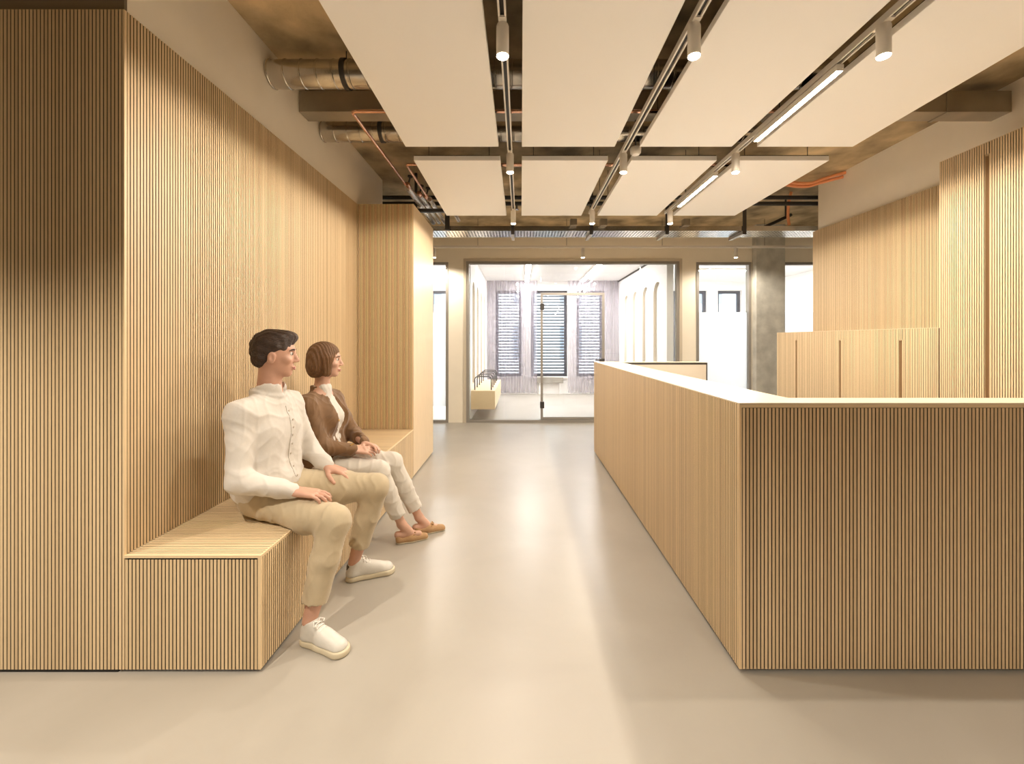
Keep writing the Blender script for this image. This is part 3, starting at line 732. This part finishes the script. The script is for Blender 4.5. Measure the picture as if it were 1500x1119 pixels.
# sprinkler head between the far rafts
t = thing('sprinkler', (P(757, 0, 5.46).x, 5.46, 3.2), 'small dark sprinkler head under the black pipes beside the left track', 'sprinkler')
xs = P(757, 0, 5.46).x
MB().tube([(xs, 5.5, 3.20), (xs, 5.5, 3.15)], .012, 8).build('stem', M['dark_metal'], t)
MB().tube([(xs, 5.5, 3.15), (xs, 5.5, 3.145)], .03, 12).build('deflector', M['galv'], t)

# ------------------------------------------------------------------ meeting room behind the glass
for x, lb in ((.16, 'left'), (1.61, 'right')):
    t = thing('linear_ceiling_or_fill_light', (x, 9.8, 2.99), '%s glowing linear ceiling lamp in the glass meeting room' % lb, 'linear lamp', 'meeting room lamps')
    MB().box(x-.06, x+.06, 8.5, 11.0, 2.985, 3.019).build('housing', M['white_metal'], t)
    MB().box(x-.05, x+.05, 8.52, 10.98, 2.978, 2.9845).build('diffuser', M['room_strip'], t)
for x, lb in ((4.6, 'office to the right of the glass room'), (-2.2, 'room to the left of the glass room')):  # fill lamps added to brighten the two side rooms
    t = thing('linear_ceiling_or_fill_light', (x, 9.3, 2.99), 'added ceiling fill lamp in the '+lb, 'linear lamp')
    MB().box(x-.9, x+.9, 9.25, 9.37, 2.985, 3.019).build('housing', M['white_metal'], t)
    MB().box(x-.88, x+.88, 9.26, 9.36, 2.978, 2.9845).build('diffuser', M['office_fill'], t)
def curtain(x0, x1, y, z0, z1, label):
    mb = MB(); n = 220; top = []
    f = lambda u: .028*math.sin(u*2*math.pi*13)+.012*math.sin(u*2*math.pi*31+1)
    xs_ = [x0+(x1-x0)*i/n for i in range(n+1)]
    for i in range(n):
        u, w_ = i/n, (i+1)/n
        mb.quad([(xs_[i], y+f(u)*1.15, z0), (xs_[i+1], y+f(w_)*1.15, z0), (xs_[i+1], y+f(w_)*.85, z1), (xs_[i], y+f(u)*.85, z1)])
    return tag(mb.build('curtain', M['curtain'], smooth=True, org=((x0+x1)/2, y, z0)), label, 'curtain', 'sheer meeting room curtains')
curtain(-.89, .43, 11.10, .05, 3.015, 'left sheer mauve curtain in front of the meeting room windows')
curtain(1.245, 2.58, 11.10, .05, 3.015, 'right sheer mauve curtain in front of the meeting room windows')
for (a, bb, z0, z1), lb in zip(mwin, ('left', 'middle', 'right')):
    t = thing('venetian_blind', ((a+bb)/2, YB+.24, z0), 'white outdoor venetian blind at the %s window of the meeting room' % lb, 'blind', 'venetian blinds')
    mb = MB(); z = z0+.05
    while z < z1-.04:
        for s0, s1, dz0, dz1 in ((-.032, 0, -.026, -.002), (0, .032, -.002, .018)):
            y = YB+.23
            mb.quad([(a+.02, y+s0, z+dz0), (bb-.02, y+s0, z+dz0), (bb-.02, y+s1, z+dz1), (a+.02, y+s1, z+dz1)])
        z += .082
    mb.build('slats', M['blind'], t)
    for xx in (a+.12, bb-.12): MB().box(xx-.003, xx+.003, YB+.192, YB+.194, z0, z1).build('cord', M['dark_metal'], t)
t = thing('radiator', (.76, YB-.08, .1), 'low brown radiator cover under the middle meeting room window', 'radiator')
MB().box(.42, 1.13, YB-.12, YB-.02, .30, .455).build('cover', M['alu'], t)
for xx in (.5, 1.05): MB().box(xx-.02, xx+.02, YB-.09, YB-.05, 0, .30).build('leg', M['white_wall'], t)
# floating shelf bench with tube hoops
t = thing('wall_bench', (-.67, 8.7, .2), 'floating pale wooden box bench on the left wall of the glass meeting room', 'bench')
MB().box(-.898, -.465, 7.55, 9.75, .195, .53).build('box', M['slat_flat'], t, bevel=.004)
for k in range(5):
    y = 7.66+k*.43
    MB().tube([(-.84, y, .53), (-.84, y, .73), (-.825, y, .76), (-.80, y, .775), (-.58, y, .775), (-.555, y, .76), (-.54, y, .73), (-.54, y, .53)], .011, 10).build('hoop', M['anthracite'], t, smooth=True)
# neighbouring house across the street
t = thing('building', (2, 27, -5), 'pale apartment house across the street behind the blinds', 'building')
MB().box(-14, 18, 27, 33, -6, 7.5).build('wall', M['facade'], t)
for i in range(10):
    for j in range(3):
        MB().box(-12.5+i*3, -11.1+i*3, 26.93, 27.02, -3.4+j*3.6, -1.2+j*3.6).build('window', M['facade_win'], t)
struct('ground', MB().box(-40, 40, 12, 60, -6.2, -6), M['facade'])

# ------------------------------------------------------------------ people
def rot(yaw=0, pitch=0, roll=0):
    """columns: forward(x), left(y), up(z)"""
    return np.array(Matrix.Rotation(yaw, 3, 'Z') @ Matrix.Rotation(pitch, 3, 'Y') @ Matrix.Rotation(roll, 3, 'X'))
def add_head(f, c, R, s=1.0, female=False):
    T = lambda p: np.array(c)+R@(np.array(p, float)*s)
    f.ell(T((-.012, 0, .040)), np.array((.097, .074, .083))*s, R, .02)
    f.ell(T((.012, 0, .0)), np.array((.078, .068, .085))*s, R, .03)
    f.ell(T((.028, 0, -.058)), np.array((.058, .052, .056))*s, R, .03)      # jaw
    f.cone(T((.066, -.010, -.098)), T((.066, .010, -.098)), .018*s, .018*s, .022)   # chin
    f.ell(T((.070, 0, .034)), np.array((.022, .050, .014))*s, R, .015)      # brow ridge
    for sy in (-1, 1):
        f.ell(T((.093, sy*.033, .012)), np.array((.018, .017, .012))*s, R, .010, 'sub')
        f.ell(T((.062, sy*.046, -.022)), np.array((.022, .020, .018))*s, R, .02)  # cheekbone
        f.ell(T((-.008, sy*.079, -.012)), np.array((.020, .011, .032))*s, R, .005); f.ell(T((-.004, sy*.089, -.010)), np.array((.010, .006, .018))*s, R, .004, 'sub')   # ear
    f.cone(T((.086, 0, .020)), T((.108, 0, -.024)), .008*s, .012*s, .012)    # nose
    for sy in (-1, 1): f.ell(T((.098, sy*.012, -.030)), np.array((.011, .008, .008))*s, R, .006)
    f.ell(T((.086, 0, -.060)), np.array((.013, .024, .006))*s, R, .006)
    f.ell(T((.085, 0, -.072)), np.array((.012, .021, .007))*s, R, .006)
def face_parts(par, c, R, s, brow_m, iris_m):
    T = lambda p: Vector(np.array(c)+R@(np.array(p, float)*s))
    for sy in (-1, 1):
        e0 = T((.0762, sy*.0325, .011)); fw = Vector(R[:, 0])
        mb = MB(); N = 12
        ring(mb, e0, .0118*s); ey = mb.build('eye', M['eye'], par, smooth=True)
        mb = MB(); ring(mb, e0+fw*.0048*s, .0088*s); mb.build('iris', M['iris'], ey, smooth=True, org=wpos(par))
        MB().tube([T((.0905, sy*.014, .030)), T((.0915, sy*.028, .036)), T((.083, sy*.044, .034)), T((.071, sy*.054, .027))], [.0035*s, .005*s, .0045*s, .002*s], 8).build('eyebrow', brow_m, par, smooth=True)
    MB().tube([T((.089, -.022, -.064)), T((.0975, -.010, -.0625)), T((.099, 0, -.0635)), T((.0975, .010, -.0625)), T((.089, .022, -.064))], [.001, .0042*s, .0036*s, .0042*s, .001], 8).tube([T((.088, -.020, -.067)), T((.0955, -.009, -.0715)), T((.097, 0, -.0725)), T((.0955, .009, -.0715)), T((.088, .020, -.067))], [.001, .0048*s, .0052*s, .0048*s, .001], 8).build('lips', M['lip'], par, smooth=True)
def ring(mb, c, r, n=14, m=8):
    c = Vector(c); i0 = len(mb.v)
    for a in range(m+1):
        th = math.pi*a/m
        for b in range(n):
            ph = 2*math.pi*b/n; mb.v.append((c.x+r*math.sin(th)*math.cos(ph), c.y+r*math.sin(th)*math.sin(ph), c.z+r*math.cos(th)))
    for a in range(m):
        for b in range(n):
            mb.f.append((i0+a*n+b, i0+a*n+(b+1) % n, i0+(a+1)*n+(b+1) % n, i0+(a+1)*n+b)); mb.m.append(0); mb.t.append(1)
def add_hand(f, wrist, fwd, palm_n, side, curl=(.35, .45, .5, .6), s=1.0, spread=.10, thumb_c=.3):
    """wrist point, fwd along the palm, palm_n pointing out of the palm side, side=+1 when the thumb is on the cross(fwd,palm_n) side"""
    w = np.array(wrist, float); fw = np.array(fwd, float); fw /= np.linalg.norm(fw)
    n = np.array(palm_n, float); n -= fw*(n@fw); n /= np.linalg.norm(n); t = np.cross(fw, n)*side   # thumb side
    T = lambda a, b, c: w+(fw*a+t*b+n*c)*s
    for b0, b1, l in ((.018, .028, .092), (.007, .009, .096), (-.007, -.010, .092), (-.017, -.028, .084)):
        f.cone(T(.0, b0, 0), T(l, b1, -.002), .0155*s, .0105*s, .012)
    f.ell(T(.035, .024, .010), np.array((.026, .018, .016))*s, np.stack([fw, t, n], 1), .012)
    specs = ((.028, .070, .0088, curl[0], spread), (.009, .078, .0090, curl[1], spread*.25), (-.010, .072, .0086, curl[2], -spread*.4), (-.028, .056, .0077, curl[3], -spread*1.3))
    base = (.092, .096, .092, .084)
    for (b, L, r, cu, sp), a0 in zip(specs, base):
        p = T(a0, b, -.002); d = fw*math.cos(sp)+t*math.sin(sp); ang = cu*.35; pts = [p]; 
        for seg, fr in zip((.46, .30, .24), (.5, 1.0, .8)):
            dd = d*math.cos(ang)+n*math.sin(ang); p = p+dd*L*seg*s; pts.append(p); ang += cu*fr
        f.chain(pts, [r*1.06*s, r*.97*s, r*.90*s, r*.74*s], .0035)
    p = T(.018, .030, .006); d0 = fw*.62+t*.72+n*.25; d0 /= np.linalg.norm(d0)
    p1 = p+d0*.040*s; d1 = fw*.86+t*.40+n*(.25+thumb_c*.3); d1 /= np.linalg.norm(d1); p2 = p1+d1*.032*s
    d2 = fw*.95+t*.16+n*(.25+thumb_c*.6); d2 /= np.linalg.norm(d2); p3 = p2+d2*.025*s
    f.chain([p, p1, p2, p3], [.0135*s, .0112*s, .0102*s, .0082*s], .005)
def waves(freqs, amp, seed, zs=.45):
    """cloth folds: a sum of warped directional waves"""
    rs = np.random.RandomState(seed)
    prm = [(rs.normal(size=3)*np.array((1, 1, zs)), f, rs.rand()*6.28) for f in freqs]
    def fn(V):
        d = np.zeros(len(V)); wx = .025*np.sin(V[:, [1, 2, 0]]*23+1.3)+.012*np.sin(V[:, [2, 0, 1]]*51+.4)
        for n, f, ph in prm:
            n = n/np.linalg.norm(n); d += (1-np.abs(np.sin((V+wx)@n*f+ph)))**2-.33
        return amp*d/len(prm)
    return fn
def clip_seat(f, x1=XB+.0, z=ZS): f.boxsub((-2.2, 0, 0), (x1, 6, z+.002))

def foot_dirs(heel, toe):
    h = np.array(heel, float); t = np.array(toe, float); d = t-h; L = np.linalg.norm(d); d /= L
    return h, d, np.array((-d[1], d[0], 0)), L
def sneaker(par, heel, toe, name='sneaker'):
    h, d, l, L = foot_dirs(heel, toe); s = L/.30
    T = lambda a, b, c: h+(d*a+l*b)*s+np.array((0, 0, c*s))
    lo = np.minimum(h, h+d*L)-.08; hi = np.maximum(h, h+d*L)+.08; lo[2] = -.02; hi[2] = .20
    f = Field(lo, hi, .0038)
    f.cone(T(.045, 0, .012), T(.14, .004, .012), .043*s, .042*s, .02); f.cone(T(.14, .004, .012), T(.245, 0, .012), .044*s, .052*s, .02)
    f.plane(T(0, 0, .031), (0, 0, 1)); f.plane((0, 0, .0012), (0, 0, -1))
    sole_f = f
    f = Field(lo, hi, .0038)
    f.cone(T(.046, 0, .045), T(.046, 0, .078), .037*s, .033*s, .02); f.cone(T(.046, 0, .05), T(.15, .003, .045), .038*s, .039*s, .02)
    f.cone(T(.15, .003, .040), T(.242, 0, .026), .041*s, .044*s, .02); f.cone(T(.09, 0, .09), T(.19, 0, .052), .027*s, .026*s, .03)
    f.cone(T(.055, 0, .085), T(.062, 0, .11), .033*s, .034*s, .02); f.plane(T(0, 0, .108), (-.28, 0, 1), .006)
    f.plane(T(0, 0, .029), (0, 0, -1))
    e = thing(name, tuple(h), None, None); e.parent = par; e.location = Vector(h)-wpos(par); e.matrix_world = Matrix.Translation(h)
    up = sdf_obj(name, f, M['leather'], e)   # replaced below: shoe mesh is the part itself
    up.name = 'upper'
    sdf_obj('sole', sole_f, M['sole'], e)
    mb = MB()
    for k in range(6):
        a = .108+k*.0165; z = .1185-(a-.10)*.50
        mb.tube([T(a, -.022, z-.006), T(a+.003, -.010, z+.0025), T(a+.004, .010, z+.0025), T(a, .022, z-.006)], .0032, 6)
    mb.tube([T(.11, 0, .121), T(.10, .020, .128), T(.115, .035, .118), T(.125, .018, .118)], .0026, 6).tube([T(.11, 0, .121), T(.10, -.020, .128), T(.118, -.036, .116), T(.125, -.018, .118)], .0026, 6)
    mb.build('laces', M['lace'], e, smooth=True)
    f = Field(lo, hi, .0038); f.cone(T(.038, 0, .050), T(.036, 0, .088), .0325*s, .0285*s, .01); f.plane(T(.030, 0, 0), d, .003); f.plane(T(0, 0, .035), (0, 0, -1)); f.plane(T(0, 0, .098), (0, 0, 1))
    sdf_obj('heel_tab', f, M['heel_tab'], e)
    return e
def loafer(par, heel, toe):
    h, d, l, L = foot_dirs(heel, toe); s = L/.26
    T = lambda a, b, c: h+(d*a+l*b)*s+np.array((0, 0, c*s))
    lo = np.minimum(h, h+d*L)-.07; hi = np.maximum(h, h+d*L)+.07; lo[2] = min(h[2], (h+d*L)[2])-.02; hi[2] = .20
    z0 = h[2]
    e = thing('loafer', tuple(h), None, None); e.parent = par; e.location = Vector(h)-wpos(par); e.matrix_world = Matrix.Translation(h)
    f = Field(lo, hi, .0036)
    f.cone(T(.036, 0, .028), T(.12, 0, .026), .030*s, .033*s, .02); f.cone(T(.12, 0, .026), T(.215, 0, .014), .036*s, .031*s, .02); f.cone(T(.036, 0, .03), T(.03, 0, .05), .029*s, .027*s, .01)
    f.ell(T(.055, 0, .075), np.array((.055, .026, .040))*s, np.stack([d, l, (0, 0, 1)], 1), .012, 'sub')
    f.plane(T(0, 0, .008), (0, 0, -1))
    sdf_obj('upper', f, M['loafer'], e)
    f = Field(lo, hi, .0036); f.cone(T(.036, 0, .004), T(.12, 0, .004), .030*s, .032*s, .02); f.cone(T(.12, 0, .004), T(.218, 0, .004), .036*s, .030*s, .02); f.plane(T(0, 0, .010), (0, 0, 1)); f.plane(T(0, 0, .001), (0, 0, -1))
    sdf_obj('sole', f, M['sole'], e)
    mb = MB(); mb.tube([T(.135, -.028, .052), T(.130, 0, .064), T(.135, .028, .052)], .006, 8).tube([T(.13, 0, .064), T(.145, .022, .070), T(.155, .012, .064), T(.13, 0, .064)], .0045, 8).tube([T(.13, 0, .064), T(.145, -.022, .070), T(.155, -.012, .064), T(.13, 0, .064)], .0045, 8)
    mb.build('bow', M['loafer'], e, smooth=True)
    return e

A = lambda *v: np.array(v, float)
# ---- the man
man = thing('person', (-1.36, 2.30, ZS), 'seated person in white shirt and beige chinos nearest the camera, hands on thighs', 'person')
hN, hF = A(-1.36, 2.20, .605), A(-1.36, 2.40, .605)
kN, kF = A(-.915, 2.06, .545), A(-.865, 2.50, .560)
aN, aF = A(-1.000, 1.988, .105), A(-1.000, 2.515, .105)
sN, sF = A(-1.415, 2.115, 1.055), A(-1.375, 2.50, 1.055)
eN, eF = A(-1.375, 2.045, .745), A(-1.285, 2.545, .775)
wN, wF = A(-1.125, 2.085, .682), A(-1.135, 2.470, .690)
neck, head = A(-1.385, 2.31, 1.135), A(-1.352, 2.315, 1.350)
HR = rot(math.radians(22), math.radians(3))
lo, hi = (-1.72, 1.88, 0), (-.70, 2.74, 1.50)
f = Field(lo, hi, .0045)
f.ell((-1.36, 2.30, .62), (.11, .15, .10)).ell((-1.395, 2.305, .93), (.085, .135, .15), None, .05).cone((-1.375, 2.30, .65), (-1.395, 2.305, .88), .085, .09, .05)
f.cone(sN, sF, .055, .055, .04)
for h_, k_, a_ in ((hN, kN, aN), (hF, kF, aF)):
    f.cone(h_, k_, .078, .055, .03); f.cone(k_, k_+(a_-k_)*.35, .052, .050, .02); f.cone(k_+(a_-k_)*.35, a_, .050, .033, .02); None
for s_, e_, w_ in ((sN, eN, wN), (sF, eF, wF)):
    f.cone(s_, e_, .048, .038, .02); f.cone(e_, w_, .038, .026, .02)
f.cone(neck, head+HR@A(-.022, 0, -.055), .060, .056, .03)
f.cone(neck+A(0, -.0, -.02), (sN*.6+neck*.4), .05, .045, .05); f.cone(neck, (sF*.6+neck*.4), .05, .045, .05)
add_head(f, head, HR, 1.0)
add_hand(f, wN, A(.97, .10, -.17), A(.05, .1, -1), -1 if False else 1, curl=(.45, .5, .55, .6), s=1.08)
add_hand(f, wF, A(.93, -.08, -.30), A(-.25, .0, -1), -1, curl=(.5, .55, .6, .7), s=1.08)
clip_seat(f)
man_body = sdf_obj('body', f, M['skin'], man, smooth=1)
face_parts(man, head, HR, 1.0, M['hair_dark'], None)
# hair
f = Field(head-.20, head+.20, .004); T = lambda p: head+HR@A(*p)
f.ell(T((-.018, 0, .052)), (.106, .086, .090), HR, .02); f.ell(T((.045, .010, .105)), (.060, .062, .032), HR, .03); f.ell(T((-.060, 0, .0)), (.058, .072, .080), HR, .03)
f.ell(T((.118, 0, -.020)), (.082, .092, .086), HR, .012, 'sub'); f.plane(T((0, 0, -.070)), -HR[:, 2], .01)
for sy in (-1, 1): f.ell(T((.012, sy*.085, -.045)), (.050, .030, .062), HR, .010, 'sub')
strand = lambda V: .0016*np.sin((V-head)@HR[:, 1]*300+2*np.sin((V-head)@HR[:, 0]*30))+.0018*np.sin(V[:, 2]*120+V[:, 0]*60)
sdf_obj('hair', f, M['hair_dark'], man, strand, 1)
# shirt
f = Field((-1.70, 1.90, .50), (-1.0, 2.70, 1.24), .006)
f.ell((-1.385, 2.305, .665), (.150, .195, .115), None, .05)
f.cone((-1.375, 2.22, .66), (-1.395, 2.225, .93), .118, .120, .05).cone((-1.375, 2.38, .66), (-1.385, 2.39, .93), .118, .120, .05)
f.ell((-1.395, 2.305, .96), (.128, .185, .165), None, .06)
f.cone(sN+A(.01, .015, .0), sF+A(0, -.015, 0), .070, .070, .05)
f.cone(neck+A(0, 0, -.055), sN, .068, .066, .05).cone(neck+A(0, 0, -.055), sF, .068, .066, .05)
for s_, e_, w_ in ((sN, eN, wN), (sF, eF, wF)):
    f.cone(s_, e_, .064, .054, .03); f.cone(e_, e_*.25+w_*.75, .056, .048, .03); f.cone(e_*.25+w_*.75, e_*.04+w_*.96, .046, .038, .01)
f.cone(neck+A(-.004, 0, -.02), neck+A(.004, 0, .030), .082, .074, .012)
f.cone(neck+A(.000, 0, .020), neck+A(.003, 0, .030), .092, .082, .004)
f.plane(neck+A(0, 0, .062), (-.35, 0, 1), .004)
f.cone(neck+A(.006, 0, .05), neck+A(.03, 0, .14), .064, .066, .004, 'sub')
f.ell(neck+A(.096, .004, .045), (.036, .018, .050), None, .006, 'sub')
for w_, e_ in ((wN, eN), (wF, eF)): f.plane(w_-(w_-e_)*.03, None, .004) if False else None
f.boxsub((-1.8, 1.8, .3), (-1.0, 2.8, ZS+.004))
fw = waves((24, 33, 46), .013, 9)
wr = lambda V: fw(V)*np.clip(.55+1.2*np.abs(V[:, 2]-.92), .5, 1.1)
shirt = sdf_obj('shirt', f, M['shirt'], man, wr, 2)
def on_front(y, z):   # point on the shirt front
    best = None
    for v in shirt.data.vertices:
        p = v.co+wpos(man)
        if abs(p.y-y) < .012 and abs(p.z-z) < .012 and (best is None or p.x > best.x): best = Vector(p)
    return best
zz = np.linspace(1.08, .70, 16)
pl = [(on_front(2.300, z), on_front(2.318, z), on_front(2.336, z)) for z in zz]
pl = [t3 for t3 in pl if None not in t3]; up_ = Vector((.003, 0, 0))
for t3 in pl:
    for v_, yv in zip(t3, (2.302, 2.318, 2.334)): v_.y = yv
pts = [t3[1]+up_ for t3 in pl]
mb = MB()
for ta, tb in zip(pl, pl[1:]):
    for c_ in (0, 1): mb.quad([ta[c_]+up_, tb[c_]+up_, tb[c_+1]+up_, ta[c_+1]+up_])
    mb.quad([ta[0]-up_, tb[0]-up_, tb[0]+up_, ta[0]+up_]).quad([ta[2]+up_, tb[2]+up_, tb[2]-up_, ta[2]-up_])
mb.build('placket', M['shirt'], shirt, smooth=True, org=wpos(man))
for p in pts[1::2]: MB().tube([p+Vector((.000, 0, 0)), p+Vector((.003, 0, 0))], .0055, 10).build('button', M['button'], shirt, org=p)
# trousers
f = Field((-1.66, 1.86, .08), (-.72, 2.72, .80), .006)
f.ell((-1.375, 2.30, .615), (.150, .185, .118), None, .04)
for h_, k_, a_ in ((hN, kN, aN), (hF, kF, aF)):
    hem = k_+(a_-k_)*(.85 if k_ is kN else .81)
    f.cone(h_, k_, .100, .074, .03); f.cone(k_, k_+(a_-k_)*.4, .074, .069, .03); f.cone(k_+(a_-k_)*.4, hem, .069, .058, .02)
    f.ell(h_*.35+k_*.65+A(0, 0, -.015), (.10, .085, .085), None, .04)
for k_, a_ in ((kN, aN), (kF, aF)):
    hem = k_+(a_-k_)*(.85 if k_ is kN else .81); n = (a_-k_); 
    r = hem+n/np.linalg.norm(n)*.0
    f.cone(hem+n/np.linalg.norm(n)*.048, hem+n/np.linalg.norm(n)*.09, .085, .085, .003, 'sub')
clip_seat(f)
f.boxsub((-1.8, 1.8, .3), (XB+.0, 2.8, ZS+.002))
tr = sdf_obj('trousers', f, M['chino'], man, waves((26, 40), .007, 11), 2)
sneaker(man, (-1.045, 2.005, 0), (-.785, 1.905, 0)); sneaker(man, (-1.045, 2.495, 0), (-.780, 2.615, 0))

# ---- the woman
wom = thing('person', (-1.36, 2.92, ZS), 'seated person in brown jacket and white trousers farther along the bench, hands clasped', 'person')
hN, hF = A(-1.36, 2.84, .592), A(-1.36, 3.01, .592)
kN, kF = A(-.975, 2.88, .540), A(-.925, 3.02, .560)
aN, aF = A(-.845, 2.975, .130), A(-.755, 3.115, .120)
sN, sF = A(-1.425, 2.785, 1.000), A(-1.385, 3.095, 1.000)
eN, eF = A(-1.300, 2.745, .735), A(-1.255, 3.125, .745)
wN, wF = A(-1.130, 2.845, .690), A(-1.105, 2.965, .705)
neck, head = A(-1.392, 2.94, 1.072), A(-1.365, 2.945, 1.290)
HR = rot(math.radians(16), math.radians(2)); hs = .95
f = Field((-1.66, 2.60, .0), (-.62, 3.30, 1.44), .0045)
f.ell((-1.37, 2.925, .61), (.12, .155, .10)).ell((-1.395, 2.935, .90), (.095, .13, .15), None, .05).cone((-1.37, 2.925, .65), (-1.395, 2.935, .86), .105, .10, .05)
f.cone(sN, sF, .045, .045, .04)
for h_, k_, a_ in ((hN, kN, aN), (hF, kF, aF)):
    f.cone(h_, k_, .076, .050, .03); f.cone(k_, k_+(a_-k_)*.35, .048, .046, .02); f.cone(k_+(a_-k_)*.35, a_, .046, .029, .02)
    ft = A(.94, .33, 0); f.cone(a_, a_+ft*.05+A(0, 0, -.055), .030, .028, .02); f.cone(a_+A(-.025, -.01, -.07), a_+ft*.12+A(0, 0, -.085), .024, .022, .02)
for s_, e_, w_ in ((sN, eN, wN), (sF, eF, wF)):
    f.cone(s_, e_, .040, .032, .02); f.cone(e_, w_, .032, .022, .02)
f.cone(neck, head+HR@A(-.022, 0, -.055), .050, .047, .03)
f.cone(neck+A(0, 0, -.02), (sN*.6+neck*.4), .042, .036, .05); f.cone(neck, (sF*.6+neck*.4), .042, .036, .05)
add_head(f, head, HR, hs, True)
add_hand(f, wN, A(.93, .33, -.12), A(.15, .55, -.8), 1, curl=(.6, .65, .7, .8), s=.94)
add_hand(f, wF, A(.92, -.38, -.12), A(.05, -.35, -.95), -1, curl=(.65, .7, .75, .85), s=.94)
clip_seat(f)
wb = sdf_obj('body', f, M['skin_f'], wom, smooth=1)
face_parts(wom, head, HR, hs, M['hair_light'], None)
f = Field(head-.22, head+.20, .004); T = lambda p: head+HR@(A(*p)*hs)
f.ell(T((-.020, 0, .048)), A(.108, .092, .092)*hs, HR, .03)
f.ell(T((-.050, 0, -.035)), A(.085, .098, .105)*hs, HR, .04)
for sy in (-1, 1): f.cone(T((.022, sy*.075, .02)), T((.020, sy*.080, -.085)), .030, .026, .03)
f.ell(T((.112, 0, -.030)), A(.085, .078, .098)*hs, HR, .012, 'sub'); f.ell(T((.06, 0, -.14)), A(.09, .062, .10)*hs, HR, .02, 'sub')
f.plane(T((0, 0, -.118)), -HR[:, 2]+HR[:, 0]*.1, .015)
strand = lambda V: .0028*np.sin((V-head)@HR[:, 1]*300+(V-head)@HR[:, 0]*260+2*np.sin((V-head)@HR[:, 2]*22))
sdf_obj('hair', f, M['hair_light'], wom, strand, 1)
# white top
f = Field((-1.62, 2.74, .56), (-1.12, 3.14, 1.14), .006)
f.ell((-1.385, 2.925, .66), (.125, .155, .11), None, .05); f.cone((-1.365, 2.87, .68), (-1.385, 2.88, .88), .095, .092, .05).cone((-1.365, 2.98, .68), (-1.38, 2.99, .88), .095, .092, .05)
f.ell((-1.388, 2.937, .91), (.110, .140, .140), None, .05)
for yy in (2.885, 2.99): f.ell((-1.318, yy, .895), (.050, .055, .055), None, .04)
f.cone(sN+A(0, .03, .0), sF+A(0, -.03, 0), .048, .048, .05); f.cone(neck+A(0, 0, -.05), neck+A(.004, 0, .020), .066, .062, .03)
sdf_obj('top', f, M['tee'], wom, waves((40, 60), .007, 3), 2)
# jacket
f = Field((-1.68, 2.62, .50), (-1.04, 3.26, 1.12), .006)
f.ell((-1.40, 2.925, .655), (.165, .205, .105), None, .05)
f.cone((-1.385, 2.85, .66), (-1.405, 2.87, .90), .122, .106, .05).cone((-1.385, 3.00, .66), (-1.395, 3.00, .90), .122, .106, .05)
f.ell((-1.405, 2.937, .91), (.128, .170, .150), None, .05)
f.cone(sN, sF, .060, .060, .05); f.cone(neck+A(-.02, 0, -.04), sN, .058, .060, .04).cone(neck+A(-.02, 0, -.04), sF, .058, .060, .04)
for s_, e_, w_ in ((sN, eN, wN), (sF, eF, wF)):
    f.cone(s_, e_, .064, .054, .03); f.cone(e_, e_*.08+w_*.92, .054, .043, .03)
f.cone(neck+A(-.016, 0, -.02), neck+A(-.014, 0, .022), .066, .062, .012)
f.ell((-1.318, 2.872, .890), (.078, .075, .085), None, .05).ell((-1.310, 3.0, .890), (.078, .075, .085), None, .05)
# open front
f.chain([(-1.285, 2.965, 1.12), (-1.235, 2.975, .98), (-1.205, 2.985, .86), (-1.205, 3.0, .74), (-1.16, 3.01, .60)], [.060, .066, .066, .060, .085], .004) if False else None
for a, b2, ra, rb in (((-1.30, 2.955, 1.14), (-1.235, 2.965, .98), .066, .090), ((-1.235, 2.955, .98), (-1.200, 2.955, .84), .090, .088), ((-1.200, 2.955, .84), (-1.190, 2.965, .72), .088, .050), ((-1.190, 2.965, .72), (-1.14, 2.98, .58), .050, .075)):
    f.cone(a, b2, ra, rb, .004, 'sub')
f.cone(neck+A(.012, 0, .0), neck+A(.03, 0, .10), .058, .064, .004, 'sub')
f.boxsub((-1.8, 2.4, .3), (-1.0, 3.4, ZS+.004))
jk = sdf_obj('jacket', f, M['jacket'], wom, waves((33, 48, 66), .011, 8), 2)
org = wpos(wom)
def jfront(y, z):
    best = None
    for v in jk.data.vertices:
        p = v.co+org
        if abs(p.y-y) < .012 and abs(p.z-z) < .012 and (best is None or p.x > best.x): best = Vector(p)
    return best
for (ya, yb, za, zb) in ((2.845, 2.905, .885, .880), (2.80, 2.90, .742, .748)):
    ps = [jfront(ya+(yb-ya)*k/5, za+(zb-za)*k/5) for k in range(6)]; ps = [p+Vector((.002, -.002, 0)) for p in ps if p is not None]
    if len(ps) > 2: MB().tube(ps, .004, 6).build('pocket_trim', M['gold'], jk, smooth=True, org=org)
# trousers
f = Field((-1.62, 2.64, .08), (-.66, 3.24, .78), .006)
f.ell((-1.372, 2.925, .605), (.140, .180, .112), None, .04)
for h_, k_, a_ in ((hN, kN, aN), (hF, kF, aF)):
    hem = k_+(a_-k_)*.88
    f.cone(h_, k_, .094, .066, .03); f.cone(k_, k_+(a_-k_)*.4, .066, .060, .03); f.cone(k_+(a_-k_)*.4, hem, .060, .053, .02)
    n = (a_-k_)/np.linalg.norm(a_-k_); f.cone(hem+n*.045, hem+n*.09, .08, .08, .003, 'sub')
f.boxsub((-1.8, 2.4, .2), (XB+.0, 3.4, ZS+.002))
sdf_obj('trousers', f, M['white_cloth'], wom, waves((32, 50), .008, 21), 2)
loafer(wom, (-.885, 2.952, .001), (-.660, 3.050, .001)); loafer(wom, (-.790, 3.092, .001), (-.560, 3.185, .001))
